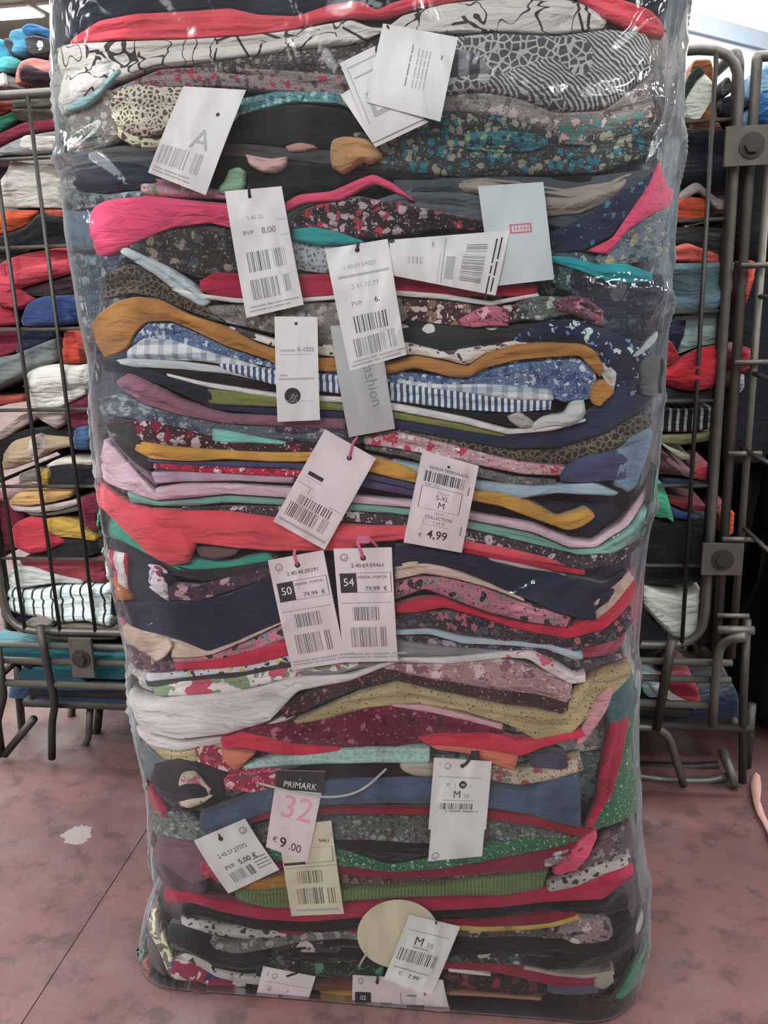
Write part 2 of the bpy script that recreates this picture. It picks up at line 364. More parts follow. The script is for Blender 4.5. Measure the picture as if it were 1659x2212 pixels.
# ---------------------------------------------------------------- folded garments
def poly(s):
    return np.array([[float(v) for v in p.split(',')] for p in s.split()])
def resample(P, n, smooth=1):
    d = np.r_[0, np.cumsum(np.hypot(*np.diff(P, axis=0).T))]
    t = np.linspace(0, d[-1], n); Q = np.stack([np.interp(t, d, P[:, 0]), np.interp(t, d, P[:, 1])], 1)
    for _ in range(smooth):
        R = Q.copy(); R[1:-1] = (Q[:-2]+2*Q[1:-1]+Q[2:])/4; Q = R
    return Q
_seed = [0]
def gar(name, mat, top, bot, lay=0, label=None, surf=INNER, D=.012, w=None, parent=None, group='folded garments stacked in the bag', K=13, wr=1.0, cat='clothing'):
    _seed[0] += 1; sd = _seed[0]
    T, B = poly(top), poly(bot)
    ln = max(np.hypot(*np.diff(T, axis=0).T).sum(), np.hypot(*np.diff(B, axis=0).T).sum())
    n = int(max(10, min(180, ln/7)))
    T = resample(T, n); B = resample(B, n)
    Hm = np.hypot(*(B-T).T)*.00038; s = np.linspace(0, 1, n)*ln; e = np.minimum(s, ln-s)
    ef = np.clip(e/np.maximum(6, np.minimum(Hm/.00038*.5, 40)), 0, 1); ef = np.sqrt(1-(1-ef)**2)
    M = (T+B)/2; hf = (.97+.03*ef)[:, None]; T = M+(T-M)*hf; B = M+(B-M)*hf
    W = np.minimum(Hm*.45, w*.6 if w else .0045)*(.5+.5*ef)
    th = np.linspace(0, 1, K); yy = .5-.5*np.cos(math.pi*th)
    PX = T[:, None, :]*(1-yy)[None, :, None]+B[:, None, :]*yy[None, :, None]
    off = .0024*lay + W[:, None]*np.sin(math.pi*th)[None, :]**.6
    P, Nn = surf.solve(PX[..., 0], PX[..., 1], off)
    edge = np.sin(math.pi*th)[None, :]
    amp = wr*np.minimum(Hm*.16, .0030 if surf is INNER else .007)[:, None]*edge
    Q = P.copy(); Q[..., 2] *= 2.2
    dsp = wav(Q, 55, sd)*.6+wav(Q*[1, 1, .5], 130, sd+3)*.35
    # long soft creases running along the fold
    nl = max(1, round(float(Hm.max())/.0062)); ph = .25*wav(P*[1, 1, .3], 18, sd)
    gro = np.exp(-(np.sin(math.pi*(th[None, :]*nl+ph))/.30)**2)*(Hm[:, None] > .009)
    dsp = dsp + .7*np.sin(th[None, :]*9+wav(P, 14, sd)*3)*(Hm[:, None] > .012) - 1.3*gro*(.4+.6*(wav(P, 9, sd+1) > -.3))
    P = P+Nn*(amp*dsp)[..., None]; P[..., 2] = np.maximum(P[..., 2], .003)
    back = np.array([0, D, 0])
    G = np.concatenate([P[:, :1]+back, P, P[:, -1:]+back], 1); R = K+2
    V = G.reshape(-1, 3); F = []
    for i in range(n-1):
        for j in range(R):
            a = i*R+j; b = i*R+(j+1) % R; F.append((a, b, b+R, a+R))
    F.append(tuple(range(R))[::-1]); F.append(tuple((n-1)*R+j for j in range(R)))
    o = mesh(name, V, F, mat, parent)
    if parent is None: tag(o, label, cat, group)
    elif label: tag(o, label)
    return o
# full-depth folded garments that fill the bag and wrap round its sides
def fill(name, mat, y0, y1, label, inset=0.0):
    _seed[0] += 1; sd = _seed[0]
    z1 = at(160, y0, .745).z; z0 = at(160, y1, .745).z; z0 = max(z0, .004)
    n = 72; K = 9; V = []; zc = (z0+z1)/2; xl, xr = [float(v) for v in INNER.edges(np.array(zc))]
    xl += .005; xr -= .005; y_f, y_b = .7375-.005*max(0, 1-zc/.13), 1.0; cx, cy = (xl+xr)/2, (y_f+y_b)/2; ax, ay = (xr-xl)/2, (y_b-y_f)/2
    for i in range(n):
        a = 2*math.pi*i/n; ca, sa = math.cos(a), math.sin(a); pw = .28
        ux = math.copysign(abs(ca)**pw, ca); uy = math.copysign(abs(sa)**pw, sa)
        for j in range(K):
            t = j/(K-1); z = z0+(z1-z0)*(.5-.5*math.cos(math.pi*t)); bu = math.sin(math.pi*t)**.5
            g = -(.010*(1-bu)); pt = np.array([cx+ux*(ax+g), cy+uy*(ay+g), z])
            side = max(0.0, (abs(ux)-.9)*10)
            pt[0] += math.copysign(.0025*wav(pt[None]*[1, 1, 3], 30, sd)[0], ux)*side
            pt[2] += .006*wav(pt[None]*[1, 1, 0], 9, sd+1)[0]*(1 if 0 < j < K-1 else 1)
            pt[2] = max(pt[2], .003)
            V.append(pt)
    F = []
    for i in range(n):
        for j in range(K-1):
            a = i*K+j; b = ((i+1) % n)*K+j; F.append((a, a+1, b+1, b))
    F.append(tuple(i*K for i in range(n))); F.append(tuple(i*K+K-1 for i in range(n))[::-1])
    o = mesh(name, V, F, mat); return tag(o, label, 'clothing', 'bulky garments filling the bag and its sides')
f = fabric
navy = f('plain', ['#232838']); black = f('plain', ['#19191c']); navy2 = f('plain', ['#2c3350'])
fills = [(-300, -190, black, 'black'), (-190, -90, f('plain', ['#5a4a52']), 'brown'), (-90, 85, f('plain', ['#3b4054']), 'slate'),
 (85, 215, f('lines', ['#b9b2ad', '#3c3a3e'], 45), 'pale print'), (215, 330, f('floral', ['#6d6a6c', '#8f8a88', '#504b55'], 70), 'grey print'), (330, 440, f('floral', ['#6e737c', '#4d5562', '#a5a5a0'], 60), 'grey blue print'),
 (440, 530, f('plain', ['#5d7488']), 'slate blue'), (530, 660, f('floral', ['#3b4254', '#56657a', '#8aa0a6'], 55), 'navy print'), (660, 760, f('floral', ['#343c4e', '#4e6076', '#b9c6c6'], 50), 'dark blue print'),
 (760, 850, f('plain', ['#3b4059']), 'indigo'), (850, 960, f('plain', ['#4c4a5c']), 'dusky'), (960, 1050, f('plain', ['#5a4e5a']), 'mauve brown'),
 (1050, 1170, f('plain', ['#2c2d42']), 'dark indigo'), (1170, 1300, f('plain', ['#2d3148']), 'navy'), (1300, 1400, f('plain', ['#c24f6c']), 'rose'),
 (1400, 1480, f('floral', ['#54474f', '#8e8a8e', '#2e2c33'], 60), 'plum print'), (1480, 1590, f('floral', ['#b9b2b0', '#7c8484', '#dcd8d4'], 60), 'pale grey print'),
 (1590, 1690, f('floral', ['#6f7f82', '#3b4a52', '#9aa8a8'], 70), 'grey teal print'), (1690, 1770, f('plain', ['#40564c']), 'grey green'), (1770, 1850, f('plain', ['#5f434f']), 'plum'),
 (1850, 1950, f('plain', ['#54404a']), 'brown plum'), (1950, 2040, f('plain', ['#4b3a42']), 'dark brown'), (2040, 2125, f('plain', ['#46373d']), 'dark chocolate'), (2125, 2190, f('plain', ['#7a4f50']), 'reddish brown')]
for i, (a, b, mt, nm) in enumerate(fills):
    pos = ('above the picture, in the top of the bag' if b <= -80 else 'behind the coral fold near the bag top' if i == 2 else
           ['', '', '', 'behind the white line-drawn fold', 'behind the cream lace roll', 'behind the large black arched fold', 'left of the hot pink fold', 'left of and below the hot pink fold', 'left of the camel brown fold', 'below the wide end of the camel fold', 'left of the dusty mauve fold', 'left of the pale lilac pink flap',
            'behind the coral sleeve fold', 'behind the wide navy fold', 'at the left edge below the navy fold', 'under the cream cuff at the left edge', 'left of the big white fold', 'left of the red printed fold', 'behind the jeans', 'below the jeans at the left edge',
            'left of the ribbed green fold', 'left of the black lace-trimmed fold', 'left of the lowest black fold', 'flattened at the very bottom of the bag'][i])
    fill('folded_garment', mt, a, b, '%s bulky garment %s' % (nm, pos))

coral = f('plain', ['#ee5a68']); pink = f('plain', ['#f0567f']); crims = f('plain', ['#b52a48']); camel = f('plain', ['#bd8447']); mustard = f('plain', ['#d9a44f'])
lilac = f('plain', ['#e3c3d3']); sage = f('plain', ['#7fb0a6']); white = f('plain', ['#e8e2e2']); cream = f('plain', ['#e0c6b8']); teal = f('plain', ['#35a3a3']); mauve = f('plain', ['#94667a'])
wine = f('plain', ['#8c2236']); green = f('plain', ['#858a4e']); grey = f('plain', ['#8f8d92']); char = f('plain', ['#3b3a3e']); slate = f('plain', ['#5f646e'])
ink = f('lines', ['#d9d4ce', '#3f3a3e'], 38); snake = f('snake', ['#55545a', '#b9b8b6'], 170); darkprint = f('floral', ['#3d3638', '#8c8580', '#5c5355'], 110)
redprint = f('floral', ['#8d8484', '#a33d4c', '#5b4c55'], 95); tealprint = f('floral', ['#5f8b90', '#2f6d76', '#8fc7c6'], 110); lacec = f('lace', ['#5c5150', '#cfc6b2'], 260)
night = f('floral', ['#3a3a3c', '#2c6f80', '#8f8a78'], 85); marl = f('plain', ['#4a4a4a']); rose = f('floral', ['#30292f', '#a9404f', '#b9a8ac'], 70)
brownfl = f('floral', ['#33312f', '#8c8071', '#4a4f5a'], 60); greylace = f('lace', ['#7b8088', '#b4b8bc'], 220); taupe = f('floral', ['#8b8583', '#6b6262', '#b7a6a8'], 75)
leop = f('lace', ['#2f2b2c', '#6b6152'], 200, th=.12); mardfl = f('floral', ['#4a2d31', '#8a6a5a', '#d0c4c0'], 60); dots = f('dots', ['#303234', '#d4d6d4'], 42)
navyfl = f('floral', ['#232b44', '#c9d6d6', '#6f8fb4'], 28, th=.20); rosette = f('floral', ['#1f2433', '#4d5059', '#31374a'], 34)
delft = f('floral', ['#5f7498', '#c9d0da', '#3d5280'], 90); ging = f('plaid', ['#e3e6e8', '#8d9bb0'], 26); bstripe = f('stripes', ['#e4e8ec', '#40587f'], 62)
pinkfl = f('floral', ['#c9a2a8', '#c2405c', '#e4d8d4'], 60); greybl = f('floral', ['#5e6672', '#8d99a4', '#464b58'], 50); dkred = f('floral', ['#3a262c', '#7e2038', '#c8b8bc'], 60)
gold = f('lace', ['#66582f', '#b5a67c'], 290, th=.32); burg = f('floral', ['#701a38', '#b86a82', '#4a1226'], 45, th=.30); dkfl = f('floral', ['#453c44', '#c7bcc0', '#2f2a30'], 65)
pinkblk = f('floral', ['#c07a8c', '#2e2a30', '#8e8a8c'], 62); mint = f('lace', ['#9cc4bc', '#b4d4cc'], 160); denim = f('denim', ['#5a6f8a', '#3f5470']); grn = f('floral', ['#2c6b4a', '#a9c4b0', '#2a5a40'], 95, th=.25)
redfl = f('floral', ['#a02a48', '#e0607c', '#e8c8c8'], 55); rib = f('ribbed', ['#73855c', '#56693f'], 90); lightblue = f('plain', ['#a8c0d0']); lbw = f('plain', ['#bfd0d6']); peach = f('plain', ['#e8886c'])
water = f('floral', ['#e4dedc', '#c2566a', '#86a07c'], 22, th=.5); stone = f('plain', ['#a5998f']); purple = f('plain', ['#5b4f78']); indigo = f('plain', ['#4a4f74']); redsq = f('floral', ['#c22a48', '#e8d8dc', '#7d2038'], 75)
blushfl = f('floral', ['#b58e92', '#d8c6c6', '#8f5f6c'], 45); browndk = f('floral', ['#3c282c', '#a86a78', '#2c1e22'], 60, th=.2); lacew = f('lace', ['#3e3a3c', '#b8b2b0'], 130, th=.22); plumb = f('plain', ['#5c4650'])
pinkw = f('plain', ['#dfa2b0']); yel = f('plain', ['#d4b45c']); greyf = f('floral', ['#6e6c6c', '#4a4a4c', '#a8a4a0'], 65); orangep = f('plain', ['#c9763e']); bkred = f('floral', ['#2e2426', '#a64a50', '#6a3034'], 60)
G = lambda mat, lab, top, bot, lay=0, **k: gar(k.pop('n', 'folded_garment'), mat, top, bot, lay, lab, **k)

# ---- the stack, from the top of the bag down (outlines in photograph pixels, laid on the curved front of the bag)
G(navy, 'dark navy garment at the very top of the picture', '140,-95 500,-110 900,-100 1440,-90', '130,95 170,78 230,42 400,25 560,30 640,36 720,10 790,2 850,0 1000,-20 1200,-25 1330,0 1435,70')
G(f('floral', ['#30344a', '#4d5478', '#22263a'], 60), 'dark patterned garment above the picture in the bag', '150,-190 900,-200 1430,-190', '140,-95 900,-100 1440,-90')
G(coral, 'coral red knit fold second from the top of the bag', '160,88 220,47 300,32 400,27 500,20 560,34 640,38 720,12 780,5 815,25 850,8 930,-12 1100,-25', '158,98 250,88 400,86 520,80 640,66 700,46 790,40 830,40 900,20 1000,2 1100,-5', 1)
G(coral, 'coral red garment end at the top right of the bag', '1235,-20 1300,-5 1360,10 1400,28 1425,60', '1255,10 1290,35 1320,48 1370,74 1425,82', 2)
G(ink, 'off-white fabric with thin black line drawings', '128,100 160,94 400,86 520,79 640,66 760,44 800,60 835,62 870,35 960,10 1060,0 1200,-2 1260,8 1310,42', '140,215 180,215 240,180 330,146 420,138 520,126 640,108 780,96 830,72 900,74 980,72 1100,72 1200,76 1310,62', 0, w=.010)
G(ink, 'off-white line-drawn fabric hanging at the upper left edge', '136,120 170,112 210,118 240,130', '136,250 160,240 190,225 235,190', 1)
G(darkprint, 'dark brown small-print fold left of the two stacked white cards', '420,140 520,127 640,108 790,94 830,75', '420,152 520,160 640,164 790,176 830,150')
G(redprint, 'grey fabric with small red flowers below the dark print', '240,196 350,150 450,145 600,152 790,165', '240,205 330,190 450,190 600,200 790,212', 0)
G(snake, 'black and white snake-print garment at upper right', '960,84 1060,74 1200,80 1310,66 1385,74 1400,95', '930,215 1040,200 1120,215 1200,245 1310,240 1400,160', 1, w=.012)
G(f('stripes', ['#4e4e54', '#8d8e92'], 20), 'dark grey striped sleeve just right of the upper white cards', '955,95 985,90 1010,95 1040,120', '940,215 980,200 1020,195 1075,190', 2)
G(taupe, 'greyish pink printed fold below the snake print', '900,215 1000,198 1100,205 1200,242 1300,240 1400,165', '900,250 1000,245 1100,262 1200,290 1300,280 1410,240')
G(night, 'dark garment with blue-teal flower print at right', '760,285 850,262 960,235 1080,240 1200,285 1300,278 1412,240', '720,360 850,372 1000,385 1150,380 1280,375 1415,340', 0, w=.010)
G(f('floral', ['#356f80', '#7f9a6a', '#2c3c48'], 90), 'blue and teal flowered fabric band in the dark right fold', '1000,290 1080,280 1160,290 1185,305', '1010,325 1080,335 1150,330 1185,315', 1)
G(f('floral', ['#6a6a68', '#c8a8a4', '#45807c'], 80), 'fold with a thin pink and teal scroll border at right', '1190,255 1260,248 1330,250 1400,235', '1200,312 1270,318 1340,310 1405,290', 1)
G(tealprint, 'aqua blue printed fold above the black arch', '515,216 600,200 690,200 770,206 800,215', '515,262 560,240 640,222 740,228 800,262', 1)
G(black, 'black arched fold above centre left', '490,290 520,250 580,232 660,226 740,236 800,275', '480,310 560,312 650,318 740,325 800,322', 1, w=.012)
G(lacec, 'cream and brown lace roll at upper left', '245,235 262,198 300,184 350,190 400,190', '250,262 275,285 320,300 360,285 410,262', 2, w=.012)
G(f('lace', ['#4c4348', '#c9c2a6'], 150), 'cream lace edge below the lace roll', '255,265 290,290 330,300 400,300', '262,300 300,322 350,322 405,312', 1)
G(f('floral', ['#78726f', '#4c6a66', '#a8a09a'], 80), 'grey fabric with jade leaf print at the upper left edge', '138,240 180,215 240,190 260,230', '140,330 180,335 230,320 262,300', 0)
G(f('plain', ['#9cc4c8']), 'pale aqua ribbon imitating a film highlight across the upper left corner', '150,232 180,216 215,196 240,170 262,150', '156,242 190,234 222,208 248,178 266,158', 2, wr=.5)  # a highlight on the film, modelled as a pale aqua piece
G(f('plain', ['#515457']), 'charcoal fold below the lace roll', '165,330 260,315 380,318 450,300', '170,380 260,370 380,360 440,350', 0)
G(marl, 'dark grey marl fold below the black arch', '400,318 520,305 640,322 760,324 850,330', '400,345 520,340 640,350 760,365 850,372')
G(black, 'black fold with pale pink and tan patches', '430,345 540,338 640,348 760,362 900,375 1000,390 1280,378', '430,405 560,412 640,408 720,402 790,380 880,392 1000,400 1280,400', 0)
a = G(f('plain', ['#d8b0ac']), 'pale pink scrap of fabric right of the leaning tag', '535,335 560,340 590,345 625,340', '545,360 570,374 600,376 622,362', 2)
G(f('plain', ['#b98c82']), 'small dusty pink scrap above the black fold', '620,318 650,308 690,310', '628,330 655,330 688,322', 2)
gar('fabric_knot', f('plain', ['#c99a6c']), '718,345 722,305 745,298 775,300 800,305 825,330', '722,365 745,380 765,368 785,352 805,358 828,342', 3, 'tan and cream crumpled fabric end above the pink chevron', w=.012)
gar('fabric_knot', f('plain', ['#8fb497']), '500,368 520,362 535,372', '475,420 500,424 530,418', 2, 'mint green bit of fabric at the leaning tag corner')
G(f('floral', ['#c48ca0', '#d8c0c4', '#7c8c6a'], 50), 'pale pink printed fold under the leaning tag', '310,385 360,388 420,400 500,415', '312,420 360,428 420,428 500,432', 1)
G(navy, 'dark navy fold at the left above the hot pink one', '160,360 220,348 300,352 350,372', '170,412 230,420 300,410 345,405', 1)
G(f('floral', ['#6c757c', '#8c9aa0', '#3f4650'], 60), 'grey blue printed fold at the left above the hot pink one', '150,410 220,418 300,412 400,420', '155,455 200,450 240,435 400,432', 0)
# hot pink
G(pink, 'hot pink fold reaching the left side of the bag', '204,470 215,446 240,433 330,424 420,434 515,442', '222,552 236,556 290,530 380,492 460,482 515,496', 3, w=.011)
G(pink, 'thin hot pink chevron fold right of the tall left tag', '618,442 650,422 720,415 780,388 810,378 850,396 893,432', '618,462 660,440 740,434 790,408 812,398 850,414 897,436', 3, w=.005)
G(pink, 'hot pink pointed corner at the right side of the bag', '1265,542 1320,515 1360,455 1392,400 1412,352', '1310,550 1350,500 1400,462 1435,445 1450,430', 3, w=.004)
G(stone, 'grey beige draped fold left of the hot pink corner', '975,395 1040,385 1120,392 1220,408 1300,395 1362,374', '985,415 1060,425 1150,470 1250,462 1320,432 1364,384', 1, w=.009)
G(f('plain', ['#4d525c']), 'slate grey fold above the pale blank card', '850,388 960,385 1100,380 1250,385 1400,365', '860,455 960,440 1100,470 1250,500 1390,440', 0)
G(f('plain', ['#666c76']), 'bluish grey fold right of the pink chevron', '820,430 900,405 980,410 1060,430', '830,455 900,462 1000,474 1060,480', 1)
G(f('floral', ['#292e48', '#3f7f8c', '#232744'], 30, th=.2), 'navy fold with aqua flower beside the hot pink corner', '1180,505 1240,478 1320,425 1395,385 1405,372', '1190,548 1260,540 1320,512 1370,440 1400,395', 1)
G(f('floral', ['#6d7f88', '#b0a78a', '#46566a'], 60), 'blue and beige flowered fabric below the hot pink corner', '1280,560 1340,505 1400,465 1445,440', '1290,580 1350,572 1400,560 1440,545', 1)
G(rose, 'black fabric with red flowers above the teal fold', '630,465 700,438 780,428 860,436 960,460 1050,480', '630,492 700,492 770,518 860,512 960,495 1050,500', 1, w=.009)
G(f('floral', ['#5a5c62', '#8a8c92', '#3a3c44'], 90), 'grey speckled fold above the red-flowered one', '700,430 780,424 850,440 960,460 1050,475', '700,440 780,438 860,452 960,475 1050,486', 1)
G(teal, 'bright teal fold left of the hanging centre tag', '636,495 680,490 730,500 785,520', '636,520 690,532 740,530 788,526', 2)
G(greylace, 'grey blue lace fold under the bright teal fold', '630,520 690,530 740,532 800,530', '630,580 700,592 760,590 820,560', 1)
G(brownfl, 'black fabric with brown flowers under the hot pink fold', '285,525 360,494 440,484 520,492', '285,560 350,570 430,600 520,592', 1, w=.009)
G(lbw, 'pale blue strip imitating a film highlight, slanting below the hot pink fold', '270,528 310,548 370,575 420,610 460,650', '265,545 300,568 350,600 400,640 445,664', 2)  # shine of the film put in as a pale blue strip
G(leop, 'black and beige leopard lace at the left above the camel fold', '232,590 280,570 330,590 400,640 450,662', '228,648 290,632 350,645 420,675 500,700', 1)
G(crims, 'crimson fold behind the lower half of the tall left tag', '438,605 470,588 560,592 700,592 860,596 1000,618 1110,612 1160,615', '438,628 480,642 650,646 850,628 1000,640 1160,640', 2)
G(white, 'thin white hem under the crimson fold', '380,620 440,634 520,644 650,642 850,626 960,634 1060,650 1160,632', '380,628 440,644 520,654 650,652 850,638 960,646 1060,660 1165,640', 3, w=.003)
G(taupe, 'taupe and rose printed fold above the camel fold, left', '450,660 600,652 740,652 880,640', '450,688 560,712 700,748 760,752 880,690', 1)
G(mardfl, 'maroon flowered fold right of the centre tag', '870,640 960,646 1060,660 1140,655', '870,690 960,702 1060,706 1140,690', 1)
G(f('floral', ['#c87088', '#e8b8c4', '#8a3448'], 60), 'pink rose fabric scrap right of the maroon fold', '990,690 1020,672 1060,656 1098,668', '1000,704 1030,706 1060,702 1098,704', 3)
G(f('floral', ['#5a6460', '#b8bcb0', '#3c4244'], 60), 'grey green leaf-print fabric beside the pink scrap', '1110,655 1150,640 1200,640 1260,648', '1110,690 1170,692 1220,680 1262,670', 2)
G(f('floral', ['#6c4450', '#c4808c', '#3a3038'], 70), 'dusky pink flowered fabric at right below the teal corner', '1190,650 1230,638 1260,640 1300,670', '1200,670 1240,680 1280,700 1300,705', 3)
G(dots, 'black fabric with white dots and leaves', '868,690 960,702 1060,706 1140,700 1230,690', '868,742 960,756 1040,748 1110,736 1230,718', 1)
G(rosette, 'midnight fabric with grey rosettes at the right', '1225,575 1300,585 1380,600 1425,590', '1240,660 1300,720 1360,735 1430,720', 1, w=.010)
G(f('plain', ['#24a6b0']), 'bright turquoise fold at the right below the blue flowered fabric', '1175,552 1230,555 1290,572 1345,568 1396,590', '1190,566 1250,585 1300,604 1355,612 1398,608', 3)
G(f('floral', ['#46565c', '#8aa4a4', '#2f3c48'], 60), 'grey teal fold above the turquoise one at right', '1160,520 1250,545 1340,560 1435,540', '1160,570 1200,620 1240,640 1260,600', 0)
G(navyfl, 'navy fabric with pale blue flowers at right above the camel fold', '1110,715 1180,690 1260,690 1330,720 1400,745', '1110,740 1180,738 1260,742 1330,840 1400,880', 2, w=.010)
G(f('plain', ['#6a6e70']), 'grey patch of fabric at the right edge beside the navy flowered one', '1368,775 1400,765 1438,775', '1372,850 1400,858 1432,850', 3)
G(f('plain', ['#c8d4d2']), 'white leaf-shaped strip at the right on the navy fabric', '1352,770 1372,750 1395,722 1405,715', '1366,768 1388,750 1402,735 1407,722', 4, w=.003)
G(f('floral', ['#e4dcd4', '#7c4a5c', '#4a444c'], 30), 'white fabric with dark tartan lines above the camel fold', '500,704 560,722 620,738 | '.replace('| ', '')+'740,745 880,738 960,758 1040,745 1110,735 1200,728 1290,738', '500,712 560,736 620,756 740,772 900,765 960,775 1010,788 1050,762 1180,738 1290,746', 2)
G(f('plain', ['#c8c4c0']), 'pale grey collar end right of the camel fold', '1285,748 1310,770 1330,795 1325,830', '1292,800 1305,822 1316,838 1322,842', 3)
cm = G(camel, 'camel brown knit fold running across the middle of the bag', '212,705 232,672 262,650 300,640 350,645 420,680 500,706 560,740 620,760 700,772 740,770 840,780 900,766 950,776 1010,790 1050,762 1110,742 1180,737 1250,740 1284,752 1300,790', '240,770 262,762 285,748 303,715 325,694 380,692 420,708 500,746 580,772 620,790 730,802 840,805 900,792 980,812 1012,812 1050,792 1110,776 1180,769 1250,766 1272,790 1292,812', 4, w=.007)
gar('tucked_end', camel, '1268,850 1276,825 1300,815 1322,838', '1276,868 1292,876 1302,864 1322,846', 4, parent=cm)
G(delft, 'blue and white flowered fold left under the camel fold', '292,735 325,696 380,694 420,710 500,748 620,790', '292,745 340,728 420,748 500,772 620,800', 2)
G(delft, 'blue and white flowered fold right under the camel fold', '700,795 860,800 980,812 1050,794 1110,778 1180,771 1250,768 1285,800', '700,812 860,826 980,830 1060,828 1140,840 1220,868 1280,858 1284,840', 2)
G(ging, 'white puffed checked fold under the left blue flowers', '285,755 320,728 380,732 440,752 520,775 560,788', '285,772 350,775 440,778 520,790 560,798', 3, w=.009)
G(ging, 'white and blue checked fold right above the blue stripes', '860,818 960,828 1040,826 1120,832 1190,838', '860,826 960,842 1040,852 1120,862 1195,862', 3)
G(bstripe, 'blue and white vertically striped fold', '480,778 600,796 740,808 840,822 1000,842 1100,856 1190,862', '480,794 600,830 740,848 840,862 1000,882 1100,888 1188,882', 3, w=.008)
G(f('plain', ['#c6ccd0']), 'pale grey sheet edge above the black fold at left', '262,775 300,770 400,778 500,792 620,818', '270,795 320,792 400,796 500,806 620,832', 3)
G(black, 'black fold under the blue stripes', '330,794 450,802 620,832 740,850 860,864 1000,886 1110,892 1180,888', '330,806 450,826 620,846 740,858 860,872 1000,896 1110,920 1190,900', 2)
G(white, 'white hem line under the black and blue striped folds', '370,804 450,822 600,846 740,854 860,868 1000,896 1100,924 1190,916 1262,900', '372,810 450,832 600,856 740,866 860,884 1000,910 1095,934 1190,926 1262,906', 4, w=.004)
gar('fabric_knot', f('plain', ['#b9b9b4']), '1095,895 1120,885 1150,905', '1100,905 1125,922 1155,918', 4, 'grey white knotted fabric end at the right above the navy fold', w=.01)
gar('fabric_knot', f('plain', ['#d8dad8']), '1140,918 1170,895 1215,890 1230,862 1258,860', '1150,926 1190,915 1225,918 1250,905 1262,890', 4, 'white knotted fabric end beside the grey one', w=.01)
G(green, 'olive green fold under the white hem line', '455,836 600,848 740,868 860,886 1000,912 1090,934', '455,870 600,876 740,884 860,902 1000,926 1090,940', 3)
G(navy2, 'navy fold curving up to the right below the white knots', '455,860 600,876 740,884 860,902 1000,924 1100,934 1200,922 1280,880 1340,830 1395,800', '455,880 600,895 740,902 860,922 1000,950 1100,966 1200,966 1300,935 1400,870', 2, w=.009)
G(navy, 'navy fold at the left between the grey sheet and the mauve fold', '230,775 280,778 340,800 455,835 470,850', '240,800 300,806 360,830 455,872 470,880', 3)
G(mauve, 'dusty mauve fold at the left', '262,820 290,800 340,826 400,862 500,892 620,895 750,902', '266,832 320,870 400,894 500,912 620,918 750,925', 3)
G(leop, 'brown leopard fold under the navy curve at right', '860,924 1000,950 1100,968 1200,968 1300,938 1400,880', '860,938 1000,966 1100,990 1200,1000 1300,985 1390,930', 2)
G(greybl, 'grey blue swirled fold at the left', '222,860 260,850 330,876 420,896 520,915 620,918 750,926', '228,895 300,905 380,925 480,948 600,948 760,946', 2)
G(f('floral', ['#4d4552', '#9a8c94', '#332f3c'], 55), 'grey violet fold at the left of the leaning centre tag', '600,915 700,918 760,925 800,935', '600,948 700,955 760,962 800,950', 2)
G(pinkfl, 'white and pink flowered strip right of the grey vertical card', '780,940 860,928 960,952 1050,976 1130,994 1220,1004', '790,956 870,966 960,984 1050,1004 1130,1020 1210,1022', 3)
G(mauve, 'dusty rose fold above the blue waistband at right', '1000,960 1100,985 1220,1000', '1000,975 1110,1004 1212,1020', 2)
G(indigo, 'slate blue waistband end at the right', '1205,1018 1230,995 1270,975 1330,965 1345,970', '1210,1035 1250,1038 1300,1035 1345,1030', 3)
G(f('plain', ['#7f9cb4']), 'powder blue fold bent upright at the right', '1335,960 1350,935 1385,915 1400,930 1385,985 1360,1050', '1325,968 1330,1000 1322,1030 1320,1045 1335,1050 1345,1060', 3)
G(lightblue, 'pale blue grey fold under the pink flowered strip', '850,990 960,1010 1030,1035 1150,1045 1280,1038 1330,1060', '850,1005 960,1030 1030,1052 1120,1072 1200,1060 1322,1066', 3)
G(greyf, 'grey fold above the mustard fold at centre right', '790,955 880,968 1000,1000 1100,1025 1200,1035', '790,968 880,985 1000,1020 1100,1042 1200,1045', 2)
G(dkred, 'dark red and black flowered fold above the mustard fold', '245,905 340,905 440,930 560,948 720,955', '262,940 340,955 440,968 560,972 720,974', 3)
G(f('plain', ['#333438']), 'charcoal garment with blue speck at the left of the mustard fold', '245,905 270,900 300,920 320,940', '262,950 280,975 310,1005 340,1010', 3)
G(f('plain', ['#86cfc4']), 'bright mint fold left of the leaning centre tag', '468,922 500,926 560,938 622,950', '468,948 510,952 560,952 622,956', 4)
G(mustard, 'mustard yellow fold in the middle of the bag', '303,946 380,958 480,966 600,972 700,970 760,972 820,984 880,1000 905,1015', '303,968 340,986 420,991 500,986 600,992 700,992 800,1012 850,1026 905,1038', 4)
G(mustard, 'mustard yellow fold end right of the tag that reads 4,99', '1015,1052 1080,1056 1150,1080 1200,1110 1240,1098 1262,1090 1280,1104', '1015,1074 1080,1086 1150,1112 1222,1138 1250,1132 1266,1122 1282,1110', 4)
G(indigo, 'blue violet line of fabric under the mustard fold', '320,984 420,992 600,994 720,1000 850,1028 905,1042', '325,994 420,1002 600,1006 720,1014 850,1042 905,1056', 3)
G(redsq, 'red fabric with white squares under the mustard fold', '340,996 420,1000 520,1006 640,1010 720,1016', '340,1008 420,1014 520,1020 640,1026 720,1030', 3)
G(purple, 'purple fold right of the red square print', '340,1008 460,1012 560,1012 640,1024 780,1030 905,1056', '340,1020 460,1022 560,1026 640,1036 780,1048 905,1070', 2)
G(f('plain', ['#c4a8c0']), 'lilac fold above the pale pink fold', '335,1016 400,1014 520,1020 640,1026', '345,1040 400,1036 520,1034 640,1040', 3)
G(f('plain', ['#8c7688']), 'thin mauve diagonal edge beside the pale lilac flap', '245,925 262,935 300,985 345,1035', '250,942 266,962 305,1010 345,1046', 3)
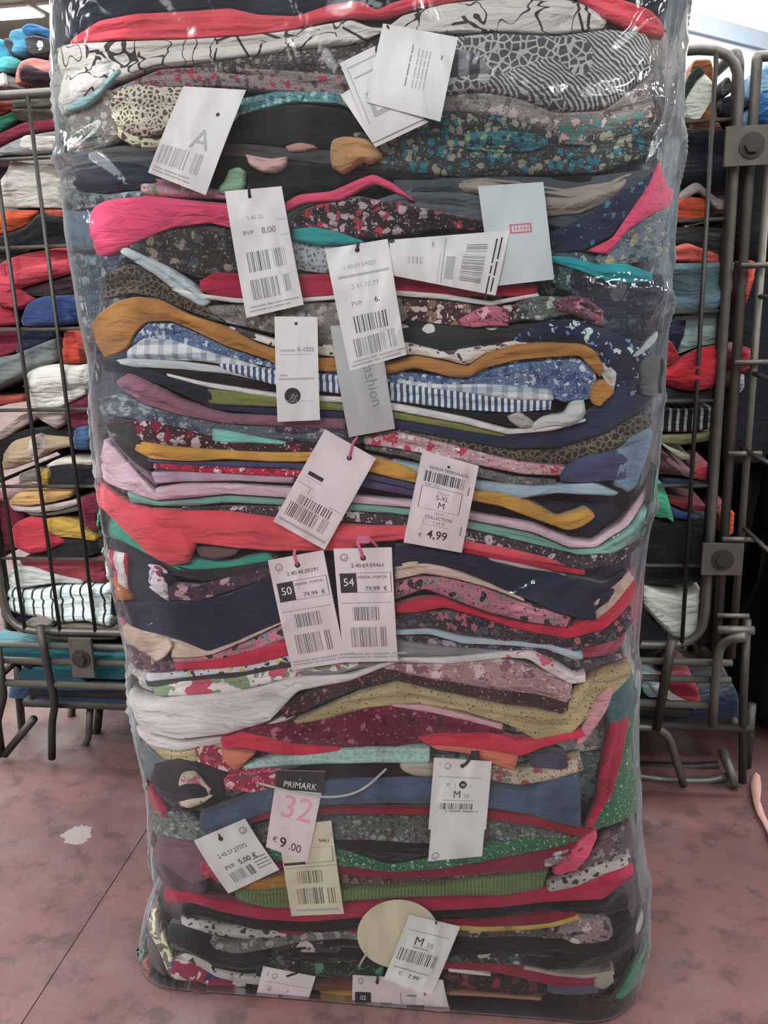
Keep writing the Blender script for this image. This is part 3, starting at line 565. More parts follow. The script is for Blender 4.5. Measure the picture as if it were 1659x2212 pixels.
pl = G(lilac, 'pale lilac pink fold with a big triangular flap at the left', '345,1050 400,1040 500,1040 620,1048 700,1056 820,1072 900,1078 1030,1106 1150,1126 1230,1160 1275,1166 1330,1125 1370,1070 1402,1020', '345,1076 400,1072 500,1062 620,1070 800,1084 900,1092 1030,1120 1150,1144 1230,1178 1285,1176 1345,1132 1380,1080 1408,1034', 3)
gar('flap', lilac, '243,945 262,965 300,1010 352,1064', '224,1024 250,1040 300,1060 352,1076', 4, parent=pl, w=.004)
G(sage, 'sage green fold under the pale lilac fold', '285,1056 350,1078 420,1074 500,1066 620,1074 800,1086 900,1096 1030,1124 1150,1148 1230,1182 1290,1178 1350,1132 1390,1070 1416,1005', '292,1080 350,1088 420,1088 500,1080 620,1086 800,1100 900,1108 1030,1140 1150,1168 1250,1192 1320,1188 1390,1145 1415,1080 1425,1010', 3)
G(dkfl, 'dark plum fold with pale flowers under the sage fold', '400,1090 620,1088 800,1102 900,1112 1030,1142 1150,1170 1250,1194 1320,1182 1395,1120', '400,1102 620,1112 800,1124 900,1132 1030,1170 1150,1196 1250,1226 1320,1212 1390,1160', 3)
co = G(coral, 'large coral red fold across the middle with a sleeve at the left', '300,1092 400,1096 500,1096 600,1110 700,1122 800,1130 900,1126 1000,1158 1100,1174 1230,1205', '300,1150 430,1165 520,1176 600,1182 740,1182 820,1162 900,1156 1000,1176 1100,1196 1230,1216', 4, w=.010)
gar('sleeve', coral, '216,1032 240,1042 290,1078 350,1098 400,1130 432,1168', '222,1064 255,1100 295,1150 335,1190 380,1212 420,1206', 5, parent=co, w=.010)
G(f('plain', ['#3aa892']), 'emerald green fold under the coral sleeve', '212,1070 250,1095 300,1160 400,1200 500,1210 580,1190', '216,1150 250,1160 300,1180 400,1230 500,1222 600,1205', 2)
G(f('plain', ['#6d5a5c']), 'brown scrap under the coral fold right of the sleeve', '430,1178 470,1176 520,1182', '440,1196 475,1204 515,1192', 3)
G(navy, 'navy garment behind the two small patches at the left', '235,1160 280,1150 330,1190 380,1230', '245,1330 300,1340 350,1350 380,1340', 2, w=.010)
G(f('stripes', ['#e6e0e2', '#cf4258'], 16, th=.35), 'white patch with red stripes at the lower left edge', '228,1180 260,1184 288,1190', '240,1252 262,1262 292,1288', 4)
G(orangep, 'small orange fabric patch below the striped patch', '240,1238 258,1242 290,1262 302,1280', '246,1284 262,1290 290,1288 303,1284', 5)
G(f('floral', ['#e0d8e0', '#8f3a58', '#8c90b0'], 30, th=.3), 'small white flowered patch left of the wide navy fold', '330,1212 352,1214 370,1226', '332,1262 350,1275 374,1292', 4)
G(f('plain', ['#34343c']), 'dark jacket fold above the plum print, left', '330,1190 420,1215 500,1220 600,1200', '370,1235 440,1250 500,1245 600,1225', 2)
G(f('floral', ['#4d3c50', '#c9a0ac', '#3a3040'], 40), 'plum fabric with pink blotches left of the twin tags', '372,1256 430,1262 500,1240 560,1225 605,1210', '372,1288 430,1294 480,1278 560,1250 608,1236', 3)
nv = G(f('plain', ['#202a44']), 'wide deep navy fold left of the twin tags', '262,1300 340,1292 420,1296 500,1278 560,1252 640,1225', '300,1345 360,1360 400,1372 455,1396 520,1375 640,1322', 4, w=.010)
gar('cuff', cream, '272,1352 305,1334 345,1320', '350,1418 368,1408 384,1386', 5, parent=nv, w=.006)
gar('hem', cream, '378,1370 420,1380 460,1398 540,1362 640,1312', '380,1412 420,1412 468,1404 540,1374 640,1326', 4, parent=nv, w=.003)
nr = G(f('plain', ['#202a44']), 'wide shiny navy fold right of the twin tags', '856,1172 900,1166 1000,1186 1100,1206 1200,1226 1300,1256 1345,1225', '856,1216 930,1206 1000,1222 1100,1268 1200,1312 1282,1332 1302,1292', 4, w=.010)
gar('hem', cream, '856,1214 890,1200 960,1214 1050,1246 1130,1282', '856,1242 920,1228 990,1240 1060,1260 1132,1288', 5, parent=nr, w=.004)
gar('cuff', cream, '1278,1290 1305,1260 1342,1226', '1284,1328 1312,1300 1352,1244', 5, parent=nr, w=.004)
G(f('plain', ['#b9b0b4']), 'thin pale strip on top of the right navy fold', '1055,1196 1130,1210 1220,1232', '1060,1202 1130,1218 1222,1240', 5, w=.002)
G(f('plain', ['#c02a44']), 'red line of fabric between dark plum print and right navy fold', '1000,1176 1100,1192 1200,1214 1260,1222', '1000,1186 1100,1204 1200,1226 1260,1234', 4, w=.003)
G(pinkblk, 'pink fabric with black motifs right of the twin tags', '856,1252 900,1238 960,1238 1040,1258 1120,1290 1230,1326', '856,1286 920,1262 980,1286 1060,1316 1140,1334 1228,1346', 4)
rd = G(f('plain', ['#d22f4c']), 'bright red fold under the right navy fold, rising at its right end', '856,1300 900,1286 960,1284 1040,1316 1120,1336 1225,1348 1290,1318 1330,1268 1350,1238', '856,1318 900,1316 960,1304 1040,1326 1120,1352 1225,1372 1300,1352 1350,1302 1362,1262', 3)
G(pinkblk, 'pink and black printed fold left of the twin tags', '380,1416 470,1406 540,1378 640,1330', '385,1424 470,1420 540,1408 640,1370', 3)
G(f('plain', ['#d0304e']), 'bright crimson fold left of the twin tags', '385,1426 480,1414 560,1392 640,1372', '390,1436 480,1434 560,1424 640,1402', 4)
G(f('floral', ['#5c4450', '#b88c98', '#3c2c34'], 60), 'plum flowered garment edge at the left under the cream cuff', '280,1385 320,1402 360,1420 390,1425', '300,1440 330,1450 360,1452 392,1440', 2)
G(f('floral', ['#2c2e38', '#b06a74', '#4c5460'], 75), 'black fabric with small pink flowers right of the twin tags', '856,1320 920,1316 1000,1318 1100,1346 1220,1374 1300,1356 1352,1306', '856,1350 940,1348 1000,1362 1100,1378 1240,1398 1320,1376 1356,1340', 3)
G(f('plain', ['#b9ccd8']), 'pale blue piping fold right of the twin tags', '856,1352 930,1348 1000,1366 1100,1374 1180,1380 1240,1396 1256,1404', '856,1362 930,1360 1000,1380 1100,1384 1180,1392 1236,1414 1256,1414', 4, w=.004)
G(f('floral', ['#c8d0d8', '#d8b85c', '#3c3a44'], 24, th=.3), 'pale blue piping fold with yellow bits left of the twin tags', '330,1446 400,1442 470,1434 540,1428 640,1404', '332,1462 400,1454 470,1446 540,1440 640,1418', 4, w=.004)
G(f('floral', ['#33303a', '#6c6470', '#a89aa4'], 60), 'dark patterned fold under the pale blue piping, right', '870,1364 960,1378 1060,1386 1180,1394 1250,1418', '870,1378 960,1392 1060,1398 1180,1412 1250,1442', 2)
G(char, 'charcoal fold under the pale piping at left', '325,1462 400,1456 500,1444 640,1420', '330,1476 400,1466 500,1460 640,1436', 3)
G(water, 'white fabric with large watercolour roses, left', '340,1478 400,1462 520,1452 620,1432 740,1418 860,1410', '345,1494 400,1494 500,1488 620,1458 740,1440 860,1425', 3)
G(grey, 'smooth grey fold under the twin tags', '640,1428 720,1416 860,1376 960,1388 1100,1398', '640,1452 740,1446 860,1412 960,1408 1100,1408', 3)
G(f('floral', ['#e4d8d8', '#d86a84', '#e8e4e4'], 30), 'white fold with a pink blotch, right', '1080,1398 1150,1396 1200,1420 1240,1448 1262,1446', '1080,1410 1140,1412 1190,1446 1232,1466 1262,1462', 4)
G(white, 'large white fold sweeping down to the left edge', '278,1465 310,1490 350,1502 450,1488 560,1476 650,1450 760,1446 860,1410 960,1410 1080,1398', '288,1530 330,1568 400,1584 500,1572 590,1545 650,1480 760,1460 860,1420 960,1424 1090,1410', 4, w=.010)
G(f('plain', ['#dcd3d3']), 'second white fold curling under the large white one', '300,1545 340,1580 400,1596 500,1580 580,1556 640,1530', '310,1580 345,1604 400,1612 500,1594 580,1568 640,1540', 3)
G(blushfl, 'blush pink flowered fold above the dark brown band', '830,1424 960,1424 1080,1412 1160,1436 1235,1466', '830,1440 960,1462 1080,1484 1160,1490 1230,1512', 3)
G(browndk, 'dark brown fold with small pink flowers', '610,1520 700,1475 780,1440 860,1432 960,1456 1080,1480 1160,1484 1240,1500', '620,1545 700,1510 780,1478 860,1460 960,1484 1080,1508 1160,1520 1230,1545', 3)
G(gold, 'gold and ivory lace fold rising at its right end', '640,1545 700,1520 780,1484 860,1462 960,1486 1080,1508 1160,1520 1215,1530 1238,1480 1290,1440 1345,1425', '645,1555 700,1542 800,1516 900,1506 1000,1522 1100,1552 1160,1588 1215,1588 1262,1540 1310,1490 1350,1450', 4)
G(gold, 'gold lace fold end under the white folds at left', '318,1590 350,1606 400,1614 500,1592 560,1575', '330,1600 360,1632 420,1642 470,1622 540,1590', 2)
G(f('plain', ['#d8a8b0']), 'thin pink edge between gold lace and burgundy print', '850,1506 930,1512 1010,1530 1085,1552', '850,1512 930,1524 1010,1542 1085,1562', 5, w=.003)
G(burg, 'burgundy fold with pink rosettes', '490,1572 580,1555 660,1540 740,1520 850,1510 960,1528 1090,1560', '490,1600 580,1584 660,1600 760,1606 850,1604 940,1584 1090,1590', 3, w=.010)
r1 = G(f('plain', ['#e03a54']), 'bright red collar fold at the left below the burgundy print', '486,1582 530,1568 580,1576 640,1592 740,1600', '492,1602 540,1600 600,1612 660,1616 740,1608', 5)
gar('lining', peach, '488,1605 520,1608 560,1612', '500,1635 520,1652 545,1625', 5, parent=r1)
r2 = G(f('plain', ['#e03a54']), 'bright red fold at the right below the gold lace', '905,1578 980,1566 1060,1566 1110,1582 1160,1580 1215,1568 1265,1560', '925,1592 1000,1596 1080,1608 1125,1616 1165,1600 1215,1586 1270,1574', 5, w=.009)
gar('lining', peach, '925,1588 990,1594 1060,1606 1120,1612', '940,1602 1010,1612 1080,1640 1110,1650', 5, parent=r2, w=.004)
G(mint, 'mint green textured fold across the lower middle', '530,1642 600,1622 700,1606 800,1600 930,1602', '532,1650 600,1642 700,1636 800,1634 930,1636', 4)
G(slate, 'grey blue strap fold left of the mint fold', '500,1670 540,1655 600,1640 650,1632', '505,1678 545,1668 605,1656 655,1644', 4, w=.003)
G(redfl, 'red and pink flowered fold under the left red collar', '430,1600 480,1600 520,1648 600,1640', '430,1632 500,1672 560,1690 620,1680', 3)
G(redfl, 'red and pink flowered fold left of the tag that reads 32', '490,1668 550,1652 620,1645', '490,1690 560,1700 620,1680', 4)
k = G(f('plain', ['#2b2c34']), 'black garment curled around a cream flowered lining at left', '345,1640 390,1625 450,1635 500,1660', '350,1700 390,1738 450,1722 500,1690', 3, w=.012)
gar('lining', f('floral', ['#d8d0b8', '#d878a0', '#8c4a44'], 30), '392,1700 402,1655 430,1650 470,1690', '400,1722 420,1728 450,1718 474,1700', 5, parent=k, w=.008)
G(f('plain', ['#6f8088']), 'grey blue sleeve at the left of the black curled garment', '320,1600 350,1625 380,1640', '325,1680 345,1690 365,1680', 2)
G(f('plain', ['#b53450']), 'rose red fold at the left edge below the grey sleeve', '322,1680 345,1695 375,1740', '330,1730 350,1752 372,1760', 3)
G(black, 'black fold under the mint fold', '600,1650 700,1640 800,1638 935,1640', '600,1672 700,1674 800,1672 935,1664', 3)
G(f('plain', ['#c4b8a4']), 'cream fold left of the white tag marked M at right', '866,1636 900,1630 940,1636', '870,1650 900,1662 940,1664', 4)
G(f('floral', ['#c0b49c', '#a05060', '#7c8878'], 50), 'cream flowered fold right of the white tag marked M', '1060,1640 1120,1650 1180,1635 1250,1620', '1060,1672 1120,1682 1180,1672 1258,1650', 4)
G(f('plain', ['#4e4864']), 'dark violet pocket piece right of the peach lining', '1140,1618 1180,1606 1215,1612 1226,1635', '1145,1640 1180,1642 1210,1645 1228,1640', 5)
jn = G(denim, 'folded blue jeans across the lower part of the bag', '440,1745 500,1725 560,1698 620,1680 740,1668 860,1662 940,1664 1060,1680 1140,1690 1200,1662 1250,1655', '445,1785 500,1772 560,1748 620,1728 740,1722 860,1720 940,1722 1060,1728 1140,1742 1200,1760 1252,1772', 4, w=.012)
gar('waistband', f('stripes', ['#61758c', '#4a5c74'], 110), '500,1735 560,1705 620,1690 700,1680', '500,1762 560,1742 620,1722 700,1712', 5, parent=jn, w=.004)
gar('pocket_seam', f('plain', ['#9aa6b4']), '1060,1712 1100,1716 1150,1700 1200,1680 1240,1658', '1060,1717 1100,1722 1152,1706 1204,1686 1244,1664', 5, parent=jn, w=.002)
for q, (tp, bt) in enumerate((('455,1752 480,1738 505,1742', '460,1790 485,1800 510,1785'), ('505,1738 530,1722 548,1730', '512,1775 535,1782 552,1768'))):
    gar('pleat', denim, tp, bt, 5, parent=jn, w=.008)
gar('button', solid('copper_button', '8a6a5c', .4, .6), '1192,1700 1208,1692 1226,1698', '1192,1716 1208,1724 1226,1718', 6, parent=jn, w=.004)
gar('belt_loop', denim, '826,1668 836,1668', '826,1718 836,1718', 5, parent=jn, w=.002)
G(f('floral', ['#6d7470', '#9aa29c', '#4a5250'], 90), 'grey tweed fold under the jeans at left', '335,1745 380,1742 440,1770 500,1785', '345,1790 390,1800 440,1802 500,1800', 3)
G(f('plain', ['#9c2438']), 'dark red line of fabric under the jeans', '520,1758 600,1738 740,1732 930,1734 1060,1738 1160,1752 1250,1778 1268,1772', '522,1770 600,1752 740,1744 930,1746 1060,1756 1160,1772 1250,1792 1272,1788', 4, w=.004)
G(f('plain', ['#b42a46']), 'deep red strip standing upright at the right side', '1262,1772 1285,1710 1296,1620 1310,1550', '1276,1775 1315,1700 1332,1620 1346,1545', 4, w=.004)
G(f('plain', ['#e2a6b0']), 'pale pink pointed strip at the right beside the gold lace', '1240,1592 1262,1540 1285,1490 1304,1470', '1250,1596 1280,1560 1302,1520 1312,1480', 5, w=.003)
G(f('plain', ['#3f6a72']), 'dark teal fabric at the right edge beside the pale pink strip', '1300,1500 1340,1470 1378,1450', '1310,1570 1345,1560 1378,1540', 2)
G(grn, 'green flowered fabric hanging at the lower right edge', '1320,1600 1345,1555 1376,1545', '1265,1792 1320,1775 1382,1750', 2, w=.004)
G(f('floral', ['#5c6260', '#8e948e', '#46413f'], 100), 'grey lace fold above the black blob', '520,1790 600,1768 740,1752 930,1756 1060,1762 1160,1778 1250,1798', '525,1812 600,1808 740,1800 930,1812 1060,1806 1160,1798 1240,1808', 3)
G(black, 'soft black fold right of the cream tag', '735,1800 800,1796 870,1800 935,1800 1000,1806', '735,1816 790,1834 840,1852 880,1846 1000,1818', 4)
G(grn, 'green fold with small white print, lower bag', '580,1812 680,1816 760,1822 850,1850 950,1832 1050,1808 1140,1792 1225,1796', '590,1842 680,1848 760,1856 850,1868 950,1860 1050,1844 1140,1826 1225,1808', 4)
G(wine, 'deep red fold under the green printed fold', '600,1846 740,1856 850,1870 950,1864 1050,1846 1140,1828 1228,1808 1262,1800', '600,1862 740,1876 850,1886 950,1882 1050,1874 1140,1868 1225,1852 1262,1830', 3)
G(f('plain', ['#e25c78']), 'bright pink petal-shaped end at the lower right', '1190,1862 1222,1830 1250,1796 1284,1774', '1200,1872 1240,1862 1268,1832 1286,1790', 5, w=.004)
G(f('floral', ['#8c8c92', '#c8c8c8', '#3a3a44'], 60), 'grey and white scrap beside the bright pink petal', '1170,1840 1200,1822 1230,1812', '1176,1858 1200,1850 1228,1832', 4)
G(f('floral', ['#5c4850', '#8a7a84', '#33303c'], 50), 'brown fabric with a grey ring at lower right', '1235,1870 1270,1838 1300,1800 1340,1775', '1240,1890 1280,1880 1320,1862 1345,1840', 2)
G(f('plain', ['#7c5866']), 'mauve brown fold at lower left beside the square tag', '345,1790 400,1802 450,1812 470,1840', '350,1840 390,1875 430,1898 470,1880', 3)
G(plumb, 'plum fold at lower left under the mauve brown one', '330,1800 350,1840 400,1885 445,1905', '335,1860 360,1900 400,1925 448,1920', 2)
G(f('floral', ['#b84058', '#e88088', '#8a2c40'], 40), 'coral flowered scrap left of the square white tag', '440,1850 470,1838 510,1872 560,1890', '445,1872 480,1890 520,1902 560,1904', 4)
G(f('plain', ['#b07a3c']), 'ochre fold between the square tag and the cream tag', '538,1888 580,1882 640,1872', '540,1905 580,1906 640,1898', 4)
G(f('floral', ['#5c4640', '#8a7468', '#3a2c2c'], 60), 'brown mottled fold above the ribbed green fold', '600,1872 740,1880 860,1890 960,1884 1060,1876 1180,1862', '600,1888 740,1900 860,1902 960,1894 1060,1886 1180,1872', 2)
G(rib, 'ribbed moss green fold in the lower bag', '516,1908 560,1905 640,1903 760,1904 860,1900 960,1892 1080,1878 1182,1868', '518,1926 580,1942 640,1946 760,1928 860,1922 960,1918 1080,1918 1170,1904', 4)
G(crims, 'long crimson fold under the ribbed green fold', '365,1915 400,1908 450,1928 540,1944 640,1950 800,1936 940,1924 1080,1922 1180,1902 1280,1880 1352,1838', '370,1940 420,1936 480,1955 560,1972 660,1978 800,1966 940,1952 1080,1946 1180,1934 1300,1930 1358,1880', 3)
G(lacew, 'grey fringe edge above the crimson fold at right', '1178,1892 1230,1876 1290,1850 1345,1835', '1182,1908 1235,1898 1295,1872 1350,1850', 5, w=.003)
G(black, 'black fold under the crimson fold', '398,1950 430,1940 540,1968 640,1982 800,1970 940,1956 1080,1950 1180,1936 1300,1932 1345,1920', '400,1968 480,1978 560,1994 700,2002 800,1992 940,1976 1080,1968 1180,1952 1290,1962 1350,1950', 3)
G(wine, 'wine red fold at centre under the black fold', '600,1994 700,1996 800,1986 940,1972 1080,1966 1200,1952 1245,1950', '600,2004 700,2006 800,2002 940,1992 1080,1986 1180,1978 1245,1964', 4)
G(lacew, 'black fabric with white fringe lace at lower left', '400,1964 460,1978 540,1990 640,1998', '402,1982 460,2000 540,2010 640,2008', 4)
G(yel, 'thin yellow edge right of the pale yellow disc', '975,1978 1040,1982 1120,1980 1190,1972 1246,1958', '975,1988 1040,1992 1120,1990 1195,1982 1250,1966', 5, w=.003)
G(f('floral', ['#57504e', '#b0a49c', '#2c2a2c'], 40), 'black and grey chequered fold under the yellow edge', '960,1992 1040,1994 1120,1992 1200,1986 1270,1970', '960,2006 1040,2012 1120,2008 1200,2012 1275,2000', 3)
G(f('floral', ['#8c7c80', '#c8b8b8', '#4c4448'], 50), 'pinkish grey scrunched scrap right of the yellow edge', '1200,1990 1240,1965 1290,1968 1320,1990', '1205,2005 1240,2020 1280,2018 1318,2010', 4)
G(greyf, 'grey patterned ripple left of the pale yellow disc', '460,2020 520,2024 580,2012 660,1998 740,1992 800,1996', '470,2034 520,2044 580,2034 660,2016 740,2010 800,2014', 4)
G(black, 'black wavy fold at the lower left', '370,1990 420,2000 470,2034 520,2046 580,2036 660,2018 740,2012 800,2018', '375,2030 420,2052 480,2078 540,2090 600,2078 660,2058 740,2060 800,2070', 3, w=.010)
G(black, 'black arched fold at the lower right', '950,2040 1010,2018 1080,2008 1160,2012 1240,2018 1300,2005 1350,1960', '950,2060 1020,2058 1100,2062 1180,2078 1240,2078 1320,2050 1362,2000', 3, w=.012)
G(f('floral', ['#343032', '#c8b8b4', '#4c5c54'], 26), 'black fabric with large pale flowers left of the disc', '590,2036 640,2018 700,2014 740,2030', '590,2066 640,2080 700,2078 740,2062', 4)
G(f('floral', ['#26392f', '#4e8a6c', '#1f2a26'], 45), 'dark green leafy fabric above the lower tags', '560,2078 660,2060 740,2060 830,2072', '560,2092 660,2090 740,2092 830,2092', 4)
G(f('floral', ['#2c2c2c', '#c4b4b0', '#3c5c54'], 30), 'black fabric with pale petals right of the disc', '950,2048 1020,2030 1080,2028 1130,2044', '950,2060 1020,2060 1080,2064 1130,2068', 4)
rl = G(f('plain', ['#9a2640']), 'dark red fold with white hem at lower right', '950,2062 1050,2062 1120,2070 1200,2086 1290,2090', '950,2074 1050,2078 1120,2092 1200,2112 1270,2110', 4)
gar('hem', white, '970,2072 1030,2078 1060,2084', '970,2078 1030,2085 1060,2088', 5, parent=rl, w=.002)
gar('hem', f('plain', ['#b8a8a0']), '1130,2068 1200,2080 1260,2084 1320,2076', '1130,2073 1200,2087 1260,2092 1322,2084', 5, parent=rl, w=.002)
gar('fabric_knot', f('plain', ['#b4aca4']), '1280,2092 1300,2080 1318,2086', '1278,2108 1300,2112 1320,2100', 5, 'pale grey bunched end at the lower right corner of the bag')
G(f('floral', ['#d0c6c4', '#3a3234', '#b8acac'], 22, th=.35), 'white and black chequered ripple at lower left', '400,2040 440,2050 480,2078 560,2092 620,2088', '405,2056 440,2070 480,2096 560,2110 620,2108', 4)
G(f('floral', ['#9c2c4a', '#2e3468', '#d8c8c4'], 22, th=.5), 'red, navy and cream scarf end at lower left', '378,2062 420,2060 470,2086 540,2106', '384,2098 420,2106 470,2120 540,2122', 4)
G(f('lines', ['#7a6a62', '#d8d0b0'], 60, th=.06), 'brown fabric with cream zigzag at the lower left edge', '325,1950 345,1960 360,2000 380,2060', '328,1990 345,2020 362,2070 385,2110', 3)
G(f('floral', ['#2c2022', '#8a3a44', '#5c3438'], 55), 'black and rust flowered fold at the bottom right', '960,2088 1060,2092 1120,2100 1180,2114', '960,2124 1060,2128 1120,2132 1180,2134', 3)
G(f('plain', ['#5c5c72']), 'slate patch at the bottom right', '1180,2112 1230,2116 1290,2112', '1182,2130 1230,2134 1290,2130', 3)
G(f('plain', ['#7a4c3c']), 'rust brown fold above the bottom yellow fold', '440,2112 560,2112 700,2108 800,2100', '450,2130 560,2128 700,2126 800,2124', 3)
G(f('plain', ['#c9944c']), 'yellow ochre fold at the bottom of the bag', '470,2130 560,2128 680,2126 790,2122', '478,2146 560,2154 680,2146 790,2138', 4)
G(f('plain', ['#b0806c']), 'thin tan edge at the bottom right of the bag', '965,2126 1060,2130 1168,2138', '965,2132 1060,2136 1168,2144', 4, w=.002)
G(f('plain', ['#c8b8bc']), 'white scrap at the bottom left corner of the bag', '352,2118 390,2120 450,2134 520,2146', '362,2134 400,2146 450,2152 520,2156', 4)
G(f('plain', ['#3aa88c']), 'emerald green corner at the lower right of the bag', '1322,2142 1350,2095 1378,2055 1394,2030', '1335,2146 1370,2118 1390,2085 1397,2050', 3, w=.004)
G(f('plain', ['#bdb4b8']), 'small white oval of fabric at the lower right edge', '1358,2000 1368,1970 1376,1960', '1362,2008 1374,1996 1380,1972', 4, w=.003)
G(f('plain', ['#8c8cac']), 'lavender edge at the lower left of the bag', '316,1975 322,1945 332,1930', '314,2020 322,2000 334,1960', 3, w=.003)
G(f('plain', ['#58b0a0']), 'small mint corner at the lower left edge', '300,2055 306,2040 312,2036', '302,2095 309,2085 315,2070', 3, w=.003)
G(f('plain', ['#c8644c']), 'small rust orange corner at the lower left', '312,2075 324,2072 332,2086', '316,2105 328,2110 340,2112', 3, w=.003)
G(f('plain', ['#4c4046']), 'dark grey brown sleeve at the lower left edge', '318,1995 335,1985 350,2030 365,2080', '330,2075 345,2090 358,2110 372,2122', 2, w=.004)

# ---------------------------------------------------------------- the plastic bag itself
def film():
    n, K = 440, 280; V = []; F = []
    for j in range(K):
        z = .004+(1.075-.004)*j/(K-1); xl, xr = [float(v) for v in FILM.edges(np.array(z))]
        top = min(1, max(0, (z-.99)/.085)); sh = 1-.55*top**2
        yf, yb = FILM.f, 1.03; cx, cy = (xl+xr)/2, (yf+yb)/2; ax, ay = (xr-xl)/2*sh, (yb-yf)/2*sh
        r = .062*sh; per = []
        # rounded rectangle outline with even spacing
        Ls = [2*(ax-r), math.pi*r/2, 2*(ay-r), math.pi*r/2]*2; tot = sum(Ls)
        for i in range(n):
            s = tot*i/n; k = 0
            while s > Ls[k] and k < 7: s -= Ls[k]; k += 1
            q = s/Ls[k] if Ls[k] > 1e-9 else 0
            if k == 0: p = (cx-ax+r+2*(ax-r)*q, cy-ay); nn_ = (0, -1)
            elif k == 1: a = -math.pi/2+q*math.pi/2; p = (cx+ax-r+r*math.cos(a), cy-ay+r+r*math.sin(a)); nn_ = (math.cos(a), math.sin(a))
            elif k == 2: p = (cx+ax, cy-ay+r+2*(ay-r)*q); nn_ = (1, 0)
            elif k == 3: a = q*math.pi/2; p = (cx+ax-r+r*math.cos(a), cy+ay-r+r*math.sin(a)); nn_ = (math.cos(a), math.sin(a))
            elif k == 4: p = (cx+ax-r-2*(ax-r)*q, cy+ay); nn_ = (0, 1)
            elif k == 5: a = math.pi/2+q*math.pi/2; p = (cx-ax+r+r*math.cos(a), cy+ay-r+r*math.sin(a)); nn_ = (math.cos(a), math.sin(a))
            elif k == 6: p = (cx-ax, cy+ay-r-2*(ay-r)*q); nn_ = (-1, 0)
            else: a = math.pi+q*math.pi/2; p = (cx-ax+r+r*math.cos(a), cy-ay+r+r*math.sin(a)); nn_ = (math.cos(a), math.sin(a))
            V.append((p[0], p[1], z, nn_[0], nn_[1]))
    V = np.array(V); P = V[:, :3].copy(); cxm = -.12
    edge = np.clip((np.abs(P[:, 0]-cxm)-.15)/.09, 0, 1)
    front = (V[:, 4] < -.9)
    Q = P@np.array([[.8, 0, -.6], [0, 1, 0], [.25, 0, .35]])
    ridg = 1-np.abs(np.sin(wav(Q, 16, 2)*2.6+P[:, 2]*14+P[:, 0]*22))
    ridg2 = 1-np.abs(np.sin(wav(Q, 30, 5)*2.2-P[:, 2]*26+P[:, 0]*10))
    d = (.0012+.0045*edge*(1+1.0*np.clip((P[:, 2]-.45)/.3, 0, 1)))*(ridg**6) + (.0004+.0035*edge)*(ridg2**8)+.0012*wav(P, 22, 3)*(1+edge)
    d = np.clip(d, 0, .009); front_ = (V[:, 4] < -.9) & (edge < .2); d = np.where(front_, np.clip(d, 0, .0022), d)
    P[:, 0] += V[:, 3]*d*.6; P[:, 1] += V[:, 4]*d
    # the sharp creases seen on the front
    for (x0, y0, x1, y1, hh) in ((1060, 1312, 1175, 1248, .0035), (150, 215, 262, 150, .0025), (150, 335, 215, 292, .003), (1335, 120, 1425, 35, .005), (1345, 250, 1420, 120, .004),
                                 (1380, 60, 1440, 10, .005), (1285, 665, 1352, 600, .003), (275, 535, 455, 652, .0022), (1290, 1210, 1345, 1150, .003), (1120, 1290, 1230, 1225, .0025), (905, 300, 912, 420, .002), (1150, 1340, 1300, 1220, .002),
                                 (600, 1330, 520, 1400, .002), (1400, 380, 1452, 250, .005), (1370, 700, 1440, 640, .004), (170, 460, 215, 520, .004), (1330, 1420, 1380, 1330, .004), (1300, 1960, 1350, 1880, .003), (345, 1870, 420, 2000, .002)):
        a_, b_ = at(x0, y0, .70), at(x1, y1, .70); ax_, az_ = a_.x, a_.z; dx_, dz_ = b_.x-a_.x, b_.z-a_.z; l2 = dx_*dx_+dz_*dz_
        tt = np.clip(((P[:, 0]-ax_)*dx_+(P[:, 2]-az_)*dz_)/l2, 0, 1); ds = np.hypot(P[:, 0]-ax_-tt*dx_, P[:, 2]-az_-tt*dz_)
        P[:, 1] -= np.where(V[:, 4] < -.3, hh*np.exp(-(ds/.0042)**2)*np.sin(np.clip(tt, .06, .94)*math.pi)**.5, 0)
    bt = np.clip(1-P[:, 2]/.03, 0, 1)**2; P[:, 0] -= V[:, 3]*.003*bt; P[:, 1] -= V[:, 4]*.001*bt
    for j in range(K-1):
        for i in range(n):
            a = j*n+i; b = j*n+(i+1) % n; F.append((a, b, b+n, a+n))
    F.append(tuple((K-1)*n+i for i in range(n)))
    F.append(tuple(i for i in range(n))[::-1])
    o = mesh('plastic_bag', P, F, FILMMAT); tag(o, 'tall clear plastic bag packed with folded clothes', 'bag'); return o
film()

